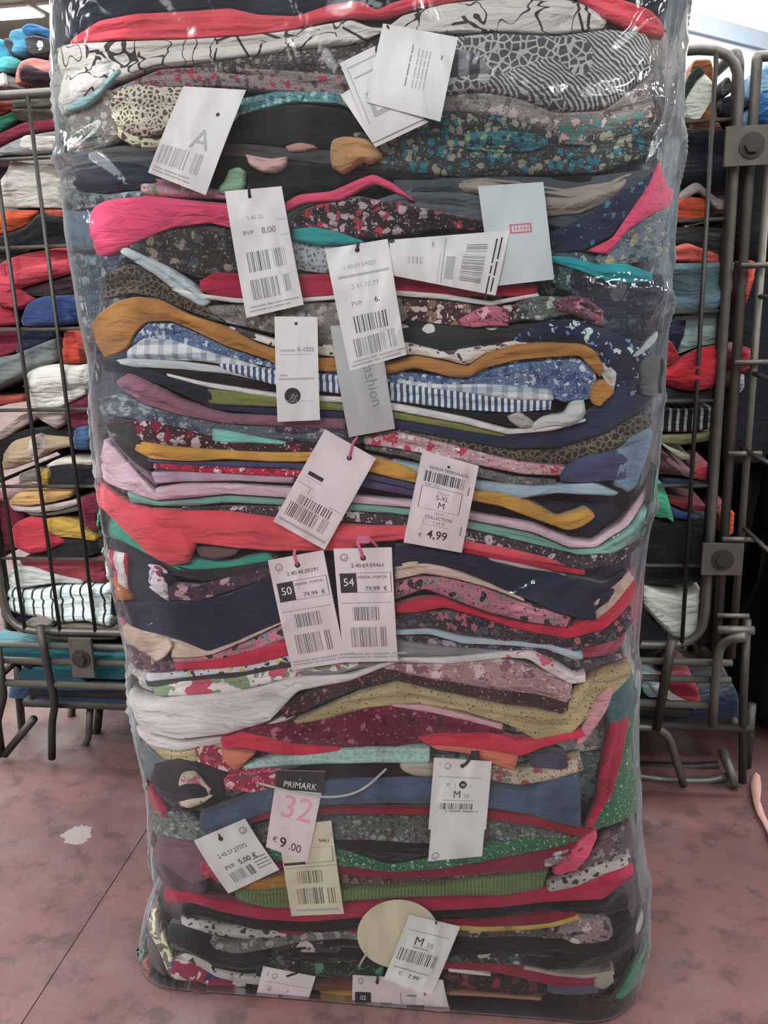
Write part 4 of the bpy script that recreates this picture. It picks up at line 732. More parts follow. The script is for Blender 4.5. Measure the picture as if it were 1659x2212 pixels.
# ---------------------------------------------------------------- price tags hanging between the clothes and the film
_ttf = {}
def textmesh(s, bold=0.0):
    key = (s, bold)
    if key in _ttf: return _ttf[key]
    cu = bpy.data.curves.new('t', 'FONT'); cu.body = s; cu.size = 1; cu.resolution_u = 3; cu.offset = min(bold, .012) if 'M' not in s and s != '6.' else 0
    ob = bpy.data.objects.new('t', cu); C.collection.objects.link(ob)
    dg = bpy.context.evaluated_depsgraph_get(); me = bpy.data.meshes.new_from_object(ob.evaluated_get(dg))
    V = np.array([tuple(v.co) for v in me.vertices]).reshape(-1, 3); Fc = [tuple(p.vertices) for p in me.polygons]
    bpy.data.objects.remove(ob); bpy.data.curves.remove(cu); bpy.data.meshes.remove(me)
    _ttf[key] = (V, Fc); return _ttf[key]
class Tag:
    def __init__(s, label, quad, off=.020, mat=CARD, shape='rect', group='price tags in the bag', name='price_tag', bow=.0015, cat='tag'):
        s.q = poly(quad); s.off = off; s.bow = bow; s.cat = cat
        q = s.q; s.W = (np.hypot(*(q[1]-q[0]))+np.hypot(*(q[2]-q[3])))/2; s.H = (np.hypot(*(q[3]-q[0]))+np.hypot(*(q[2]-q[1])))/2
        c = s.P(.5, .5)[0]; s.root = empty(name, tuple(c)); tag(s.root, label, cat, group)
        n, k = 8, 14; V = []; F = []
        if shape == 'rect':
            uu, vv = np.meshgrid(np.linspace(0, 1, n), np.linspace(0, 1, k), indexing='ij')
            # clipped top corners come from the quad; card is 0.5 mm thick
            A, Na = s.P(uu.ravel(), vv.ravel(), full=True); B = A-Na*.0005
            V = np.concatenate([A, B]); m_ = n*k
            for i in range(n-1):
                for j in range(k-1):
                    a = i*k+j; F.append((a, a+1, a+k+1, a+k)); F.append((m_+a, m_+a+k, m_+a+k+1, m_+a+1))
            ring = [i*k for i in range(n)]+[(n-1)*k+j for j in range(1, k)]+[i*k+k-1 for i in range(n-2, -1, -1)]+[j for j in range(k-2, 0, -1)]
        else:
            nr, na = 6, 48; uu = [.5]; vv = [.5]
            for r in range(1, nr+1):
                for a in range(na): uu.append(.5+.5*r/nr*math.cos(2*math.pi*a/na)); vv.append(.5+.5*r/nr*math.sin(2*math.pi*a/na))
            A, Na = s.P(np.array(uu), np.array(vv), full=True); B = A-Na*.0005; V = np.concatenate([A, B]); m_ = len(uu)
            for a in range(na):
                b = (a+1) % na; F.append((0, 1+a, 1+b)); F.append((m_, m_+1+b, m_+1+a))
                for r in range(nr-1):
                    x, y = 1+r*na+a, 1+r*na+b; F.append((x, x+na, y+na, y)); F.append((m_+x, m_+y, m_+y+na, m_+x+na))
            ring = [1+(nr-1)*na+a for a in range(na)]
        for i in range(len(ring)):
            a, b = ring[i], ring[(i+1) % len(ring)]; F.append((a, b, m_+b, m_+a))
        mesh('card', V, F, mat, s.root, smooth=False)
    def P(s, u, v, lift=0.0, full=False):
        u = np.atleast_1d(np.asarray(u, float)); v = np.atleast_1d(np.asarray(v, float)); q = s.q
        X = (q[0][None]*(1-u)[:, None]+q[1][None]*u[:, None])*(1-v)[:, None]+(q[3][None]*(1-u)[:, None]+q[2][None]*u[:, None])*v[:, None]
        Pp, Nn = INNER.solve(X[:, 0], X[:, 1], s.off+lift+s.bow*np.sin(v*math.pi))
        return (Pp, Nn) if full else Pp
    def text(s, st, u, v, h, col='k', rot=0, al='l', sx=1.0, bold=0.0, name='printed_text'):
        if set(st) <= set('xX '):      # illegible small print: rows of tiny dashes
            rng = random.Random(len(st)*7+int(h)); x = 0; U = []; Vv = []; F = []; c, sn = math.cos(math.radians(rot)), math.sin(math.radians(rot))
            for wd in st.split():
                L_ = len(wd)*h*.58; k = len(U)
                for (p, q_) in ((x, 0), (x, h*.42), (x+L_, h*.42), (x+L_, 0)):
                    U.append(u+(p*c+q_*sn)/s.W); Vv.append(v+(p*sn-q_*c)/s.H)
                F.append((k, k+1, k+2, k+3)); x += L_+h*.5
            mesh('small_print', s.P(np.array(U), np.array(Vv), .0003), F, INK[col], s.root, smooth=False); return s
        Vt, Ft = textmesh(st, bold)
        if len(Vt) == 0: return s
        a = Vt[:, 0]*h*sx; b = Vt[:, 1]*h; w_ = a.max()
        if al == 'c': a = a-w_/2
        if al == 'r': a = a-w_
        c, sn = math.cos(math.radians(rot)), math.sin(math.radians(rot))    # rot is clockwise
        x = a*c+b*sn; y = a*sn-b*c
        mesh(name, s.P(u+x/s.W, v+y/s.H, .0003), Ft, INK[col], s.root, smooth=False); return s
    def rect(s, u0, v0, u1, v1, col='k', name='printed_panel', lift=.0002):
        n = 5; uu, vv = np.meshgrid(np.linspace(u0, u1, n), np.linspace(v0, v1, n), indexing='ij')
        F = [(i*n+j, i*n+j+1, (i+1)*n+j+1, (i+1)*n+j) for i in range(n-1) for j in range(n-1)]
        mesh(name, s.P(uu.ravel(), vv.ravel(), lift), F, INK[col], s.root, smooth=False); return s
    def line(s, u0, v0, u1, v1, col='g', t=1.2): return s.rect(min(u0, u1)-.5*t/s.W*(u0 == u1), min(v0, v1)-.5*t/s.H*(v0 == v1), max(u0, u1)+.5*t/s.W*(u0 == u1), max(v0, v1)+.5*t/s.H*(v0 == v1), col, 'printed_line')
    def bars(s, u0, v0, u1, v1, col='k', seed=1, horiz=False, n=24, dens=.5):
        rng = random.Random(seed); U = []; Vv = []; F = []; x = 0.0; ws = [rng.choice((1, 1, 2, 3)) for _ in range(2*n)]; tot = sum(ws)
        for i, ww in enumerate(ws):
            if i % 2 == 0:
                a, b = x/tot, (x+ww*(dens*1.6))/tot
                if horiz: q = [(u0, v0+(v1-v0)*a), (u0, v0+(v1-v0)*b), (u1, v0+(v1-v0)*b), (u1, v0+(v1-v0)*a)]
                else: q = [(u0+(u1-u0)*a, v0), (u0+(u1-u0)*a, v1), (u0+(u1-u0)*b, v1), (u0+(u1-u0)*b, v0)]
                k = len(U); U += [p[0] for p in q]; Vv += [p[1] for p in q]; F.append((k, k+1, k+2, k+3))
            x += ww
        mesh('barcode', s.P(np.array(U), np.array(Vv), .0003), F, INK[col], s.root, smooth=False); return s
    def disc(s, u, v, r, col='k', name='printed_dot', lift=.0002, ring=None):
        k = 24; a = np.linspace(0, 2*math.pi, k, endpoint=False)
        uu = u+np.cos(a)*r/s.W; vv = v+np.sin(a)*r/s.H
        if ring is None: F = [tuple(range(k))[::-1]]
        else:
            uu = np.r_[uu, u+np.cos(a)*ring/s.W]; vv = np.r_[vv, v+np.sin(a)*ring/s.H]; F = [(i, k+i, k+(i+1) % k, (i+1) % k) for i in range(k)]
            if ring == 0: pass
        mesh(name, s.P(uu, vv, lift), F, INK[col], s.root, smooth=False); return s
    def hole(s, u, v, r=5.5): return s.disc(u, v, r, 'k', 'punched_hole')
    def recyc(s, u, v, r=7):
        s.disc(u, v, r, 'g', 'recycling_mark', ring=r*.72); s.text(')', u-.1*r/s.W*2, v+.35*r/s.H, r*1.3, 'k', 60, 'c', name='recycling_mark'); return s
    def string(s, u, v, pts, col='k', r=.0011):
        p0 = s.P(u, v, .0008)[0]; P = [Vector(p0)]
        for (x, y, o) in pts:
            q, _ = INNER.solve(np.array([float(x)]), np.array([float(y)]), np.array([o])); P.append(Vector(q[0]))
        b = MB().tube(P, r, 8, bend=.004); b.build('string', STR[col], s.root, True); return s
    def loop(s, x0, y0, x1, y1, col, o=.021):   # the flat plastic toggle of a string
        q = np.array([[x0, y0], [x1, y0], [x1, y1], [x0, y1]], float)
        A, Na = INNER.solve(q[:, 0], q[:, 1], np.full(4, o)); B = A-Na*.002; V = np.concatenate([A, B])
        mesh('toggle', V, [(0, 3, 2, 1), (4, 5, 6, 7), (0, 1, 5, 4), (1, 2, 6, 5), (2, 3, 7, 6), (3, 0, 4, 7)], STR[col], s.root, smooth=False); return s

t = Tag('white tag leaning right near the top left of the bag', '417,197 548,205 463,426 342,378', .020)
t.hole(.72, .26, 4).text('A', .62, .62, 62, 'l', 0, 'c').bars(.06, .66, .55, .86, 'l', 3, n=14).bars(.62, .66, .78, .86, 'l', 4, n=5).text('XXXXX XXXXXXX XXXXXX'.replace('X', 'x'), .05, .92, 7, 'l').text('xxxxxx xxxxxxxxx xxxx', .05, .955, 7, 'l')
t = Tag('rearmost of the white cards behind the big square card, upper right', '745,215 800,180 930,272 818,325', .0185); t.line(.05, .9, .95, .9, 'l')
t = Tag('white card with a printed frame just behind the big square card', '744,149 870,88 920,266 813,316', .020)
t.line(.08, .10, .92, .10, 'l', 3).line(.08, .10, .08, .80, 'l', 2).line(.12, .24, .9, .24, 'l', 4).line(.2, .72, .85, .72, 'l', 10).rect(.2, .45, .28, .72, 'l').string(.62, .16, [(818, 125, .022), (830, 95, .022)], 'k', .0006)
t = Tag('large square white card with sideways small print, upper centre', '836,68 992,97 955,273 801,232', .0225, name='square_card')
t.string(.06, .02, [(848, 78, .024)], 'k', .0008)
for i, (u, l, a) in enumerate(((.46, .50, 'g'), (.55, .55, 'l'), (.60, .50, 'l'), (.65, .56, 'l'), (.70, .50, 'l'))): t.text('xxxxx xxxxxxx xxxx xxxxx', u, .70, 6.5 if a == 'g' else 6, a, -90)
t.text('Xx', .86, .30, 8, 'g', -90)
t = Tag('long white tag with two barcodes hanging left of centre, upper half', '503,418 622,407 668,656 548,684', .020)
t.hole(.42, .06, 4).string(.42, .06, [(553, 405, .020)], 'k').text('2.40 22', .30, .245, 12, 'l').text('PVP', .20, .365, 14, 'g').text('8,00', .52, .365, 18, 'g', bold=.02).line(.82, .27, .98, .27, 'l').line(.84, .40, .98, .40, 'l')
t.bars(.20, .50, .58, .66, 'k', 5, n=16, dens=.45).bars(.64, .50, .86, .65, 'g', 6, n=8).bars(.18, .72, .66, .88, 'g', 7, n=16).bars(.74, .72, .86, .86, 'g', 8, n=5).text('xxxxxxxx xxx xxxx xxxxxxxx', .10, .935, 7, 'l').text('xxxxxxxxx xx xxxxx xxx', .08, .965, 7, 'l')
t = Tag('pale bluish blank card with a faint pink stamp, upper right', '1033,407 1170,398 1193,603 1062,618', .0185, CARD_B, name='blank_card')
t.rect(.40, .405, .74, .42, 'r').rect(.40, .485, .74, .50, 'r').rect(.40, .405, .43, .50, 'r').rect(.71, .405, .74, .50, 'r').text('H+H', .57, .478, 16, 'r', 0, 'c')
t = Tag('long white tag lying sideways over the blank card', '848,520 1100,500 1070,637 850,594', .0205)
t.hole(.02, .04, 6).line(.48, .06, .47, .96, 'l').bars(.16, .45, .30, .62, 'l', 3, n=8).rect(.44, .40, .44+.005, .96, 'l').rect(.50, .42, .58, .86, 'l').bars(.66, .20, .84, .36, 'g', 9, True, 6).bars(.64, .38, .84, .88, 'g', 10, True, 16, .42)
t.text('xxxxxxxxx xxx xxxxxxxxx', .90, .12, 8, 'k', 90).text('xxxxxxxx xxxxx xxxxx', .94, .10, 8, 'k', 90).text('xx', .36, .12, 10, 'l', 90)
t = Tag('white tag with two barcodes hanging at the centre over the camel fold', '714,540 845,518 884,761 766,795', .0225)
t.hole(.50, .05, 5).string(.50, .05, [(784, 525, .0235)], 'k').text('2.40.69.69021', .22, .19, 13, 'l', sx=.95).line(.12, .26, .95, .24, 'l').text('2.41.77.77', .30, .36, 14, 'l').text('PVP', .25, .50, 14, 'g').text('6.', .63, .50, 17, 'k', bold=.02)
t.bars(.24, .58, .80, .72, 'k', 11, n=18, dens=.42).bars(.16, .76, .70, .91, 'g', 12, n=18).bars(.76, .75, .88, .90, 'g', 13, n=4).text('xxxxxxxx xxx xxxxxxx xxxxx', .08, .945, 8, 'l').text('xxxxxxxxxx xxx xxxxxxxxx', .05, .975, 8, 'l')
t = Tag('narrow white tag with a round black logo, left of centre', '607,681 697,682 702,899 613,903', .020)
t.hole(.50, .065, 3.5).text('XXXXXX', .12, .33, 9, 'l', sx=.8).text('R-1322', .52, .33, 12, 'g', bold=.03).line(.12, .36, .85, .36, 'l').text('XXX', .10, .565, 9, 'l').line(.08, .60, .9, .585, 'l').disc(.38, .755, 17, 'k').text('#', .38, .795, 24, 'g', 20, 'c').text('T', .22, .83, 10, 'l').line(.3, .81, .85, .81, 'l')
t = Tag('long shiny grey tag with a word printed lengthwise, centre', '723,702 825,690 859,918 762,936', .0185, CARD_G, name='word_tag', bow=.004)
t.text('fashion', .535, .36, 34, 'g', 85, sx=1.0)
t = Tag('white tag tilted right with a small black mark above the lilac fold', '713,918 820,979 712,1172 604,1112', .021, CARD_P)
t.hole(.60, .12, 5.5).string(.60, .12, [(772, 945, .022), (780, 936, .018)], 'p').text('Xxx', .12, .445, 20, 'k', bold=.04, sx=1.3).line(.10, .47, .46, .47, 'l').line(.02, .545, .32, .545, 'g').line(.72, .62, .94, .62, 'g').text('.|', .25, .60, 14, 'g')
t.bars(.18, .64, .84, .73, 'k', 15, n=18, dens=.35).bars(.10, .74, .66, .88, 'k', 16, n=20, dens=.42).bars(.72, .74, .86, .88, 'g', 17, n=5).rect(.05, .925, .95, .95, 'l', 'small_print')
t = Tag('white tag priced 4,99 with a wide barcode, right of centre', '917,962 1035,995 999,1178 877,1156', .021, CARD_P)
t.hole(.50, .10, 3).text('NUEVA TEMPORADA', .18, .165, 9, 'k', sx=1.0).bars(.12, .19, .82, .305, 'k', 18, n=22, dens=.55).text('xxxx xxx', .14, .335, 7, 'l')
t.line(.12, .35, .82, .35, 'g').line(.12, .35, .12, .59, 'k', 1.3).line(.82, .35, .82, .59, 'k', 1.3).line(.12, .59, .82, .59, 'l').text('TALLA', .50, .415, 9, 'g', 0, 'c').text('S-XL', .50, .475, 14, 'k', 0, 'c').text('M', .50, .565, 20, 'k', 0, 'c', bold=.02)
t.text('NEW', .50, .64, 9, 'g', 0, 'c').text('COLLECTION', .50, .69, 9.5, 'k', 0, 'c').text('5,49 €', .52, .745, 10, 'g', 0, 'c').line(.26, .70, .26, .76, 'g').line(.26, .76, .7, .76, 'l').text('€', .22, .90, 10, 'k').text('4,99', .36, .90, 25, 'k', bold=.03).text('xxxxxxxxxxxxxxxxxxxxxxx', .90, .26, 8, 'g', 90)
def twin(quad, num, code, label, pts, off, loopq=None):
    t = Tag(label, quad, off, CARD_P); q = t
    t.hole(.50, .085, 6).recyc(.17, .08, 8).text(code, .28, .165, 11.5, 'k', sx=1.05).rect(.07, .215, .36, .385, 'k').text(num, .215, .325, 23, 'w', 0, 'c')
    t.line(.36, .215, .96, .215, 'g').line(.36, .385, .96, .385, 'g').line(.96, .215, .96, .385, 'k').text('ESPAÑA - PORTUG', .385, .262, 7.5, 'k', sx=.95).text('79,99  €', .50, .37, 13, 'k', sx=1.05).line(.06, .475, .94, .475, 'g')
    t.bars(.25, .51, .74, .63, 'k', 21, n=20, dens=.42).bars(.18, .69, .66, .865, 'k', 22, n=20, dens=.42).bars(.72, .69, .84, .865, 'k', 23, n=5, dens=.42).text('xxxxxxxx xxx xxxxxxxx xxxxxxx', .05, .935, 8, 'l').text('xxxxxxxxx xx xxxxxxx xxxx', .05, .962, 8, 'l')
    t.string(.50, .085, pts, 'p', .0014)
    if loopq: t.loop(*loopq, 'p')
    return t
twin('592,1195 709,1173 757,1409 643,1427', '50', '2.40.40.09391', 'left one of the twin white tags, showing 50 in a black square', [(648, 1180, .0225), (650, 1172, .02)], .0205)
twin('730,1170 852,1167 865,1407 752,1410', '54', '2.40.69.09461', 'right one of the twin white tags, showing 54 in a black square', [(785, 1165, .0225), (778, 1152, .02), (800, 1142, .02), (822, 1168, .018)], .0205, (780, 1142, 806, 1158))
t = Tag('cream tag with two barcodes, behind the tag that reads 32', '612,1760 724,1747 751,1945 640,1950', .019, CARD_C)
t.text('9461', .72, .215, 12, 'k').line(.95, .26, .95, .42, 'k').line(.55, .26, .95, .26, 'l').line(.30, .42, .95, .42, 'g').line(.04, .46, .98, .46, 'g').bars(.24, .50, .72, .64, 'k', 31, n=18, dens=.42).bars(.18, .69, .68, .87, 'k', 32, n=20, dens=.42).bars(.75, .70, .90, .87, 'k', 33, n=5, dens=.42).rect(.12, .925, .92, .95, 'l', 'small_print').rect(.02, .40, .42, .43, 'k')
t = Tag('white and black-topped tag reading 32 and €9.00', '613,1637 714,1640 676,1831 588,1800', .0215, CARD_P)
t.rect(0, 0, 1, .23, 'k').text('PRIMARK', .52, .20, 18, 'w', 2, 'c', sx=.95).text('A', .5, .11, 7, 'l', 0, 'c').text('32', .52, .565, 70, 'p', 4, 'c', sx=1.0).text('€', .12, .89, 17, 'k', 2).text('9', .28, .93, 32, 'k', 2, bold=.03).text('.00', .50, .93, 24, 'k', 2)
P_ = [Vector(INNER.solve(np.array([float(x)]), np.array([float(y)]), np.array([o]))[0][0]) for x, y, o in ((566, 1665, .020), (600, 1668, .024), (660, 1684, .0245), (730, 1692, .0245), (790, 1680, .0235), (840, 1636, .020))]
MB().tube(P_, .0012, 8, bend=.03).build('string', STR['c'], t.root, True)
t = Tag('square white tag priced 5,00 €, tilted left, lower left', '436,1787 544,1740 616,1848 509,1899', .0215)
t.hole(.44, .14, 5).string(.44, .14, [(492, 1776, .0225), (482, 1768, .018)], 'k').recyc(.86, .16, 8).text('2.40.27.27772', .22, .42, 13, 'k', sx=.9).text('PVP.', .22, .64, 13, 'k').text('5,00 €', .48, .64, 16, 'k', bold=.02).bars(.22, .70, .50, .88, 'g', 41, n=12, dens=.5).bars(.54, .70, .66, .88, 'k', 42, n=6)
for i in range(4): t.text('xxxxxxxx', .72, .66+i*.06, 6.5, 'g')
t = Tag('blank lower white tag under the white tag marked M, right', '940,1700 1052,1700 1042,1822 928,1833', .019, CARD); t.recyc(.13, .92, 8)
t = Tag('white tag marked M on a black string, lower right', '941,1610 1062,1618 1050,1762 929,1762', .0215)
t.hole(.50, .085, 4.5).string(.50, .085, [(1010, 1620, .023), (1022, 1604, .020)], 'k', .0014).loop(1018, 1598, 1036, 1612, 'k').recyc(.25, .10, 7).text('8', .10, .10, 9, 'l').line(.1, .245, .85, .245, 'l', 2)
t.text('M', .25, .37, 9, 'g').text('|', .39, .37, 9, 'g').disc(.535, .345, 8, 'k').text('M', .535, .372, 9, 'w', 0, 'c').text('L', .66, .37, 9, 'g').text('M', .38, .53, 21, 'k').text('38', .56, .53, 12, 'g').line(.2, .57, .75, .57, 'l', 2).bars(.17, .61, .74, .70, 'k', 43, n=22, dens=.5).text('x xxxxxx xxxxxx x', .27, .735, 7, 'g')
t = Tag('round pale yellow card disc near the bottom of the bag', '779,1916 954,1918 952,2064 778,2062', .0175, CARD_CIR, 'disc', name='round_card')
t.string(.12, .76, [(790, 2040, .0205), (782, 2058, .018)], 'c', .0012)
t = Tag('white tag cut off by the bag bottom, showing a black box', '768,2079 959,2089 975,2161 767,2161', .0165, CARD_P)
t.hole(.27, .14, 4).string(.27, .14, [(822, 2078, .020)], 'k').recyc(.09, .13, 6).rect(.03, .40, .20, .66, 'k').text('02', .115, .60, 13, 'w', 0, 'c').text('8,00 €', .30, .74, 9, 'k').line(.52, .38, .51, .70, 'g').text('xxxx', .58, .48, 9, 'g').text('R', .76, .46, 12, 'k').text('xxxxx', .56, .80, 13, 'k').bars(.31, .84, .40, .95, 'k', 44, n=6)
t = Tag('white tag marked M lying across the pale yellow disc', '888,1944 996,1969 936,2113 834,2082', .0205)
t.string(.55, .03, [(945, 1956, .023)], 'k', .0008).line(.1, .19, .9, .19, 'l', 2).text('M', .28, .38, 26, 'k', bold=.01).text('38', .52, .38, 16, 'g').rect(.28, .40, .60, .43, 'l').bars(.08, .46, .84, .64, 'k', 45, n=24, dens=.42).rect(.08, .74, .80, .765, 'l', 'small_print').text('€', .22, .86, 13, 'g').text('7.99', .42, .87, 14, 'k')
t = Tag('small white tag on a black string at the bottom, left of centre', '579,2059 690,2081 665,2162 558,2150', .0175, CARD_P)
t.string(.48, .10, [(652, 2068, .021)], 'k', .001).text('E', .10, .18, 10, 'g').recyc(.26, .16, 6).line(.06, .30, .95, .30, 'l').text('#', .18, .50, 14, 'g').text('F', .55, .50, 11, 'g').text('M', .42, .66, 14, 'k').text('o .', .58, .66, 9, 'g').bars(.20, .72, .88, .84, 'k', 46, n=22, dens=.42)

# ---------------------------------------------------------------- wire roll cage behind the bag
def bar(name, pts, r, parent, mat=METAL, bend=0.0, k=8): return MB().tube(pts, r, k, bend=bend).build(name, mat, parent, True)
cg = empty('roll_cage', (-.2, CAGE, 0)); tag(cg, 'wide steel wire roll cage behind the bag, full of clothes', 'cage')
YC = CAGE; ZB = [.6355+.105*i for i in (-3, -2, -1, 0, 1)]
ZB = [.843, .738, .6355, .5308, .426, .322]
HX0, HX1 = -.71, .250
# outer frame of the front gate, rounded corners
bar('gate_frame', [(HX0, YC, .55), (HX0, YC, .915), (HX1, YC, .915), (HX1, YC, .215), (HX0, YC, .215), (HX0, YC, .55)], .0058, cg, bend=.045, k=10)
for z in ZB: bar('horizontal_bar', [(HX0, YC+.004, z), (HX1, YC+.004, z)], .0024, cg)
for i in range(-2, 16): bar('vertical_bar', [(-.575+.0532*i, YC-.003, .213), (-.575+.0532*i, YC-.003, .915)], .0027, cg, METAL_D)
# base: rails, tray edge, legs and feet
for z, r in ((.196, .0050), (.172, .0050)): bar('base_rail', [(-.76, YC-.008, z), (.285, YC-.008, z)], r, cg)
bar('base_rail', [(-.72, YC-.012, .138), (.262, YC-.012, .138)], .0055, cg)
bar('base_rail', [(-.70, YC, .100), (.32, YC, .100)], .0055, cg, METAL_D)
bar('base_rail', [(-.62, 1.70, .100), (.25, 1.70, .100)], .0055, cg, METAL_D)
for x in (-.70, .30): bar('side_rail', [(x, YC, .10), (x, 1.72, .10)], .0055, cg, METAL_D)
def gp(x, y, Y): return tuple(at(x, y, Y))
bar('leg', [gp(86, 1352, 1.085), gp(104, 1450, 1.085), gp(120, 1520, 1.085), gp(112, 1560, 1.10), (-.675, 1.108, .006)], .0058, cg, METAL_D, bend=.02)
bar('leg', [gp(-4, 1400, 1.085), gp(8, 1505, 1.085), gp(-6, 1560, 1.10), (-.757, 1.110, .006)], .0058, cg, METAL_D, bend=.01)
bar('leg', [gp(38, 1432, 1.13), gp(42, 1510, 1.13), gp(50, 1600, 1.2)], .0060, cg, METAL_D)
bar('leg', [gp(0, 1460, 1.09), gp(38, 1425, 1.12), gp(70, 1440, 1.12)], .005, cg, METAL_D, bend=.01)
bar('foot_bar', [gp(10, 1630, 1.11), gp(74, 1552, 1.10)], .0060, cg, METAL_D)
bar('foot_loop', [gp(40, 1605, 1.2), gp(120, 1622, 1.16), gp(190, 1618, 1.16), gp(195, 1530, 1.16)], .0056, cg, METAL, bend=.03)
bar('leg', [gp(155, 1528, 1.25), gp(152, 1582, 1.25)], .0066, cg, METAL_D)
bar('leg', [gp(215, 1528, 1.2), gp(210, 1580, 1.2), gp(200, 1605, 1.19)], .0066, cg, METAL_D, bend=.02)
bar('leg', [gp(1452, 1382, 1.083), gp(1440, 1450, 1.083), gp(1418, 1576, 1.083)], .0060, cg, METAL_D)
bar('leg', [gp(1610, 1375, 1.06), gp(1556, 1385, 1.083), gp(1545, 1470, 1.083), gp(1539, 1568, 1.083)], .0060, cg, METAL, bend=.02)
bar('leg', [gp(1614, 1338, 1.10), gp(1606, 1500, 1.10), gp(1604, 1690, 1.10)], .0056, cg, METAL_D)
bar('foot_loop', [gp(1340, 1572, 1.09), gp(1440, 1570, 1.09), gp(1460, 1640, 1.10), (.2385, 1.108, .007)], .0056, cg, METAL, bend=.03)
bar('foot_bar', [gp(1330, 1668, 1.13), gp(1420, 1683, 1.13), gp(1520, 1688, 1.13), gp(1572, 1678, 1.13)], .0058, cg, METAL, bend=.02)
bar('foot_bar', [gp(1330, 1652, 1.17), gp(1500, 1656, 1.17), gp(1552, 1652, 1.17)], .006, cg, METAL_D)
bar('foot_bar', [gp(1560, 1620, 1.15), gp(1592, 1700, 1.11)], .0066, cg, METAL)
def plate(x0, x1, z0, z1, y, name='bracket', parent=cg):
    b = MB().box(x0, x1, y-.003, y+.003, z0, z1).build(name, METAL, parent); cx, cz = (x0+x1)/2, (z0+z1)/2
    bl = MB().tube([(cx, y-.003, cz), (cx, y-.010, cz)], .0085, 6).build('bolt', METAL_D, b)
    MB().tube([(cx, y-.004, cz), (cx, y-.005, cz)], .0135, 20).build('washer', METAL_D, b); return b
plate(-.6075, -.5745, .155, .213, YC-.019)
plate(.235, .290, .792, .833, YC-.016); plate(.238, .286, .318, .358, YC-.016)
# sides and back of the cage
for x in (HX0, HX1):
    bar('side_frame', [(x, YC+.01, .215), (x, YC+.01, .915), (x, 1.75, .915), (x, 1.75, .215), (x, YC+.01, .215)], .0065, cg, METAL_D, bend=.03)
    for z in ZB: bar('side_bar', [(x, YC+.01, z), (x, 1.75, z)], .003, cg, METAL_D)
MB().box(-.70, .24, YC+.01, 1.74, .108, .116).build('base_tray', METAL_D, cg)

# neighbouring cage at the right edge with its open gate
nc = empty('roll_cage', (.36, CAGE, 0)); tag(nc, 'second steel cage cut off by the right edge of the picture', 'cage')
bar('post', [(.2675, YC+.004, .195), (.2675, YC+.004, .905), (.40, YC+.004, .905), (.46, YC+.004, .905)], .0058, nc, METAL, bend=.004, k=10)
bar('post', [(.2865, YC, .20), (.2865, YC, .80)], .0046, nc, METAL, k=10)
bar('post', [(.302, YC+.004, .795), (.302, YC+.004, .905)], .0050, nc, METAL_D, k=10)
for z in (.686, .577, .469, .362, .262): bar('rung', [(.262, YC-.012, z), (.300, YC-.012, z)], .0034, nc)
bar('rung', [(.262, YC-.02, .246), (.305, YC-.02, .246)], .006, nc)
for (a, b) in (((1640, 640), (1700, 650)), ((1626, 806), (1700, 832)), ((1602, 968), (1700, 1022)), ((1603, 1138), (1700, 1226))):
    bar('gate_wire', [gp(a[0], a[1], 1.10), gp(b[0], b[1], 1.02)], .0030, nc, METAL_D)
# ---------------------------------------------------------------- clothes in the cage
A1 = lambda mat, lab, top, bot, lay=0, **k: gar(k.pop('n', 'garment'), mat, top, bot, lay, lab, surf=k.pop('surf', PILE), D=k.pop('D', .10), w=k.pop('w', .014), group='clothes piled in the left part of the cage', **k)
A1w = 1
A2 = lambda mat, lab, top, bot, lay=0, **k: gar(k.pop('n', 'garment'), mat, top, bot, lay, lab, surf=k.pop('surf', PILE), D=k.pop('D', .10), w=k.pop('w', .014), group='clothes piled in the right part of the cage', **k)
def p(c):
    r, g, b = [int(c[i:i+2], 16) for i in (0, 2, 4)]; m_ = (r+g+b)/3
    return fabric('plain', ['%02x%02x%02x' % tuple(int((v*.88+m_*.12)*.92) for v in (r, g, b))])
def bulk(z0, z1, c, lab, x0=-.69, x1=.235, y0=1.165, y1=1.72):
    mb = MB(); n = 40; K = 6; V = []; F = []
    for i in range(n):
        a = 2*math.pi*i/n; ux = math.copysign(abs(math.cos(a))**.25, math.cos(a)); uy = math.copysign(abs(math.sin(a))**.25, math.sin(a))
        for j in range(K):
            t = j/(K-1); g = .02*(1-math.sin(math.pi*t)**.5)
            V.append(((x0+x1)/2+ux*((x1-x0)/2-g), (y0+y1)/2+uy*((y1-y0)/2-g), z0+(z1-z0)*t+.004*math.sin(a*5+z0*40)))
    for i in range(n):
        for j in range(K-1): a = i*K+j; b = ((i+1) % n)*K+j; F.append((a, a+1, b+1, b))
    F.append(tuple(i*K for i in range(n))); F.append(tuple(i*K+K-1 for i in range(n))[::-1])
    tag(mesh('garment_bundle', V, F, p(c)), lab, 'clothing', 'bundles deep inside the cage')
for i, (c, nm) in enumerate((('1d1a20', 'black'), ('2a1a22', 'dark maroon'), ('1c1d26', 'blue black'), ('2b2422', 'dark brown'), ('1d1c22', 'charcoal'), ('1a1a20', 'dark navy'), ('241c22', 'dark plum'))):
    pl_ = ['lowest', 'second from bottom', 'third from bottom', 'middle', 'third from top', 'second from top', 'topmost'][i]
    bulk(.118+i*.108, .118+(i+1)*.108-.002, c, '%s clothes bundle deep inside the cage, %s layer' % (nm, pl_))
TOPL = Plane(1.20)
A1(p('3b3038'), 'dark red brown clothing on top of the cage pile behind the blue pieces', '-60,110 60,100 130,100', '-60,215 60,215 130,215', 0, surf=Plane(1.26), w=.022)
A1(p('3aa6c4'), 'bright turquoise blue garment heaped at the far upper left', '-40,95 5,85 28,95 42,125', '-40,155 10,160 30,150 45,132', 3, surf=TOPL, w=.014)
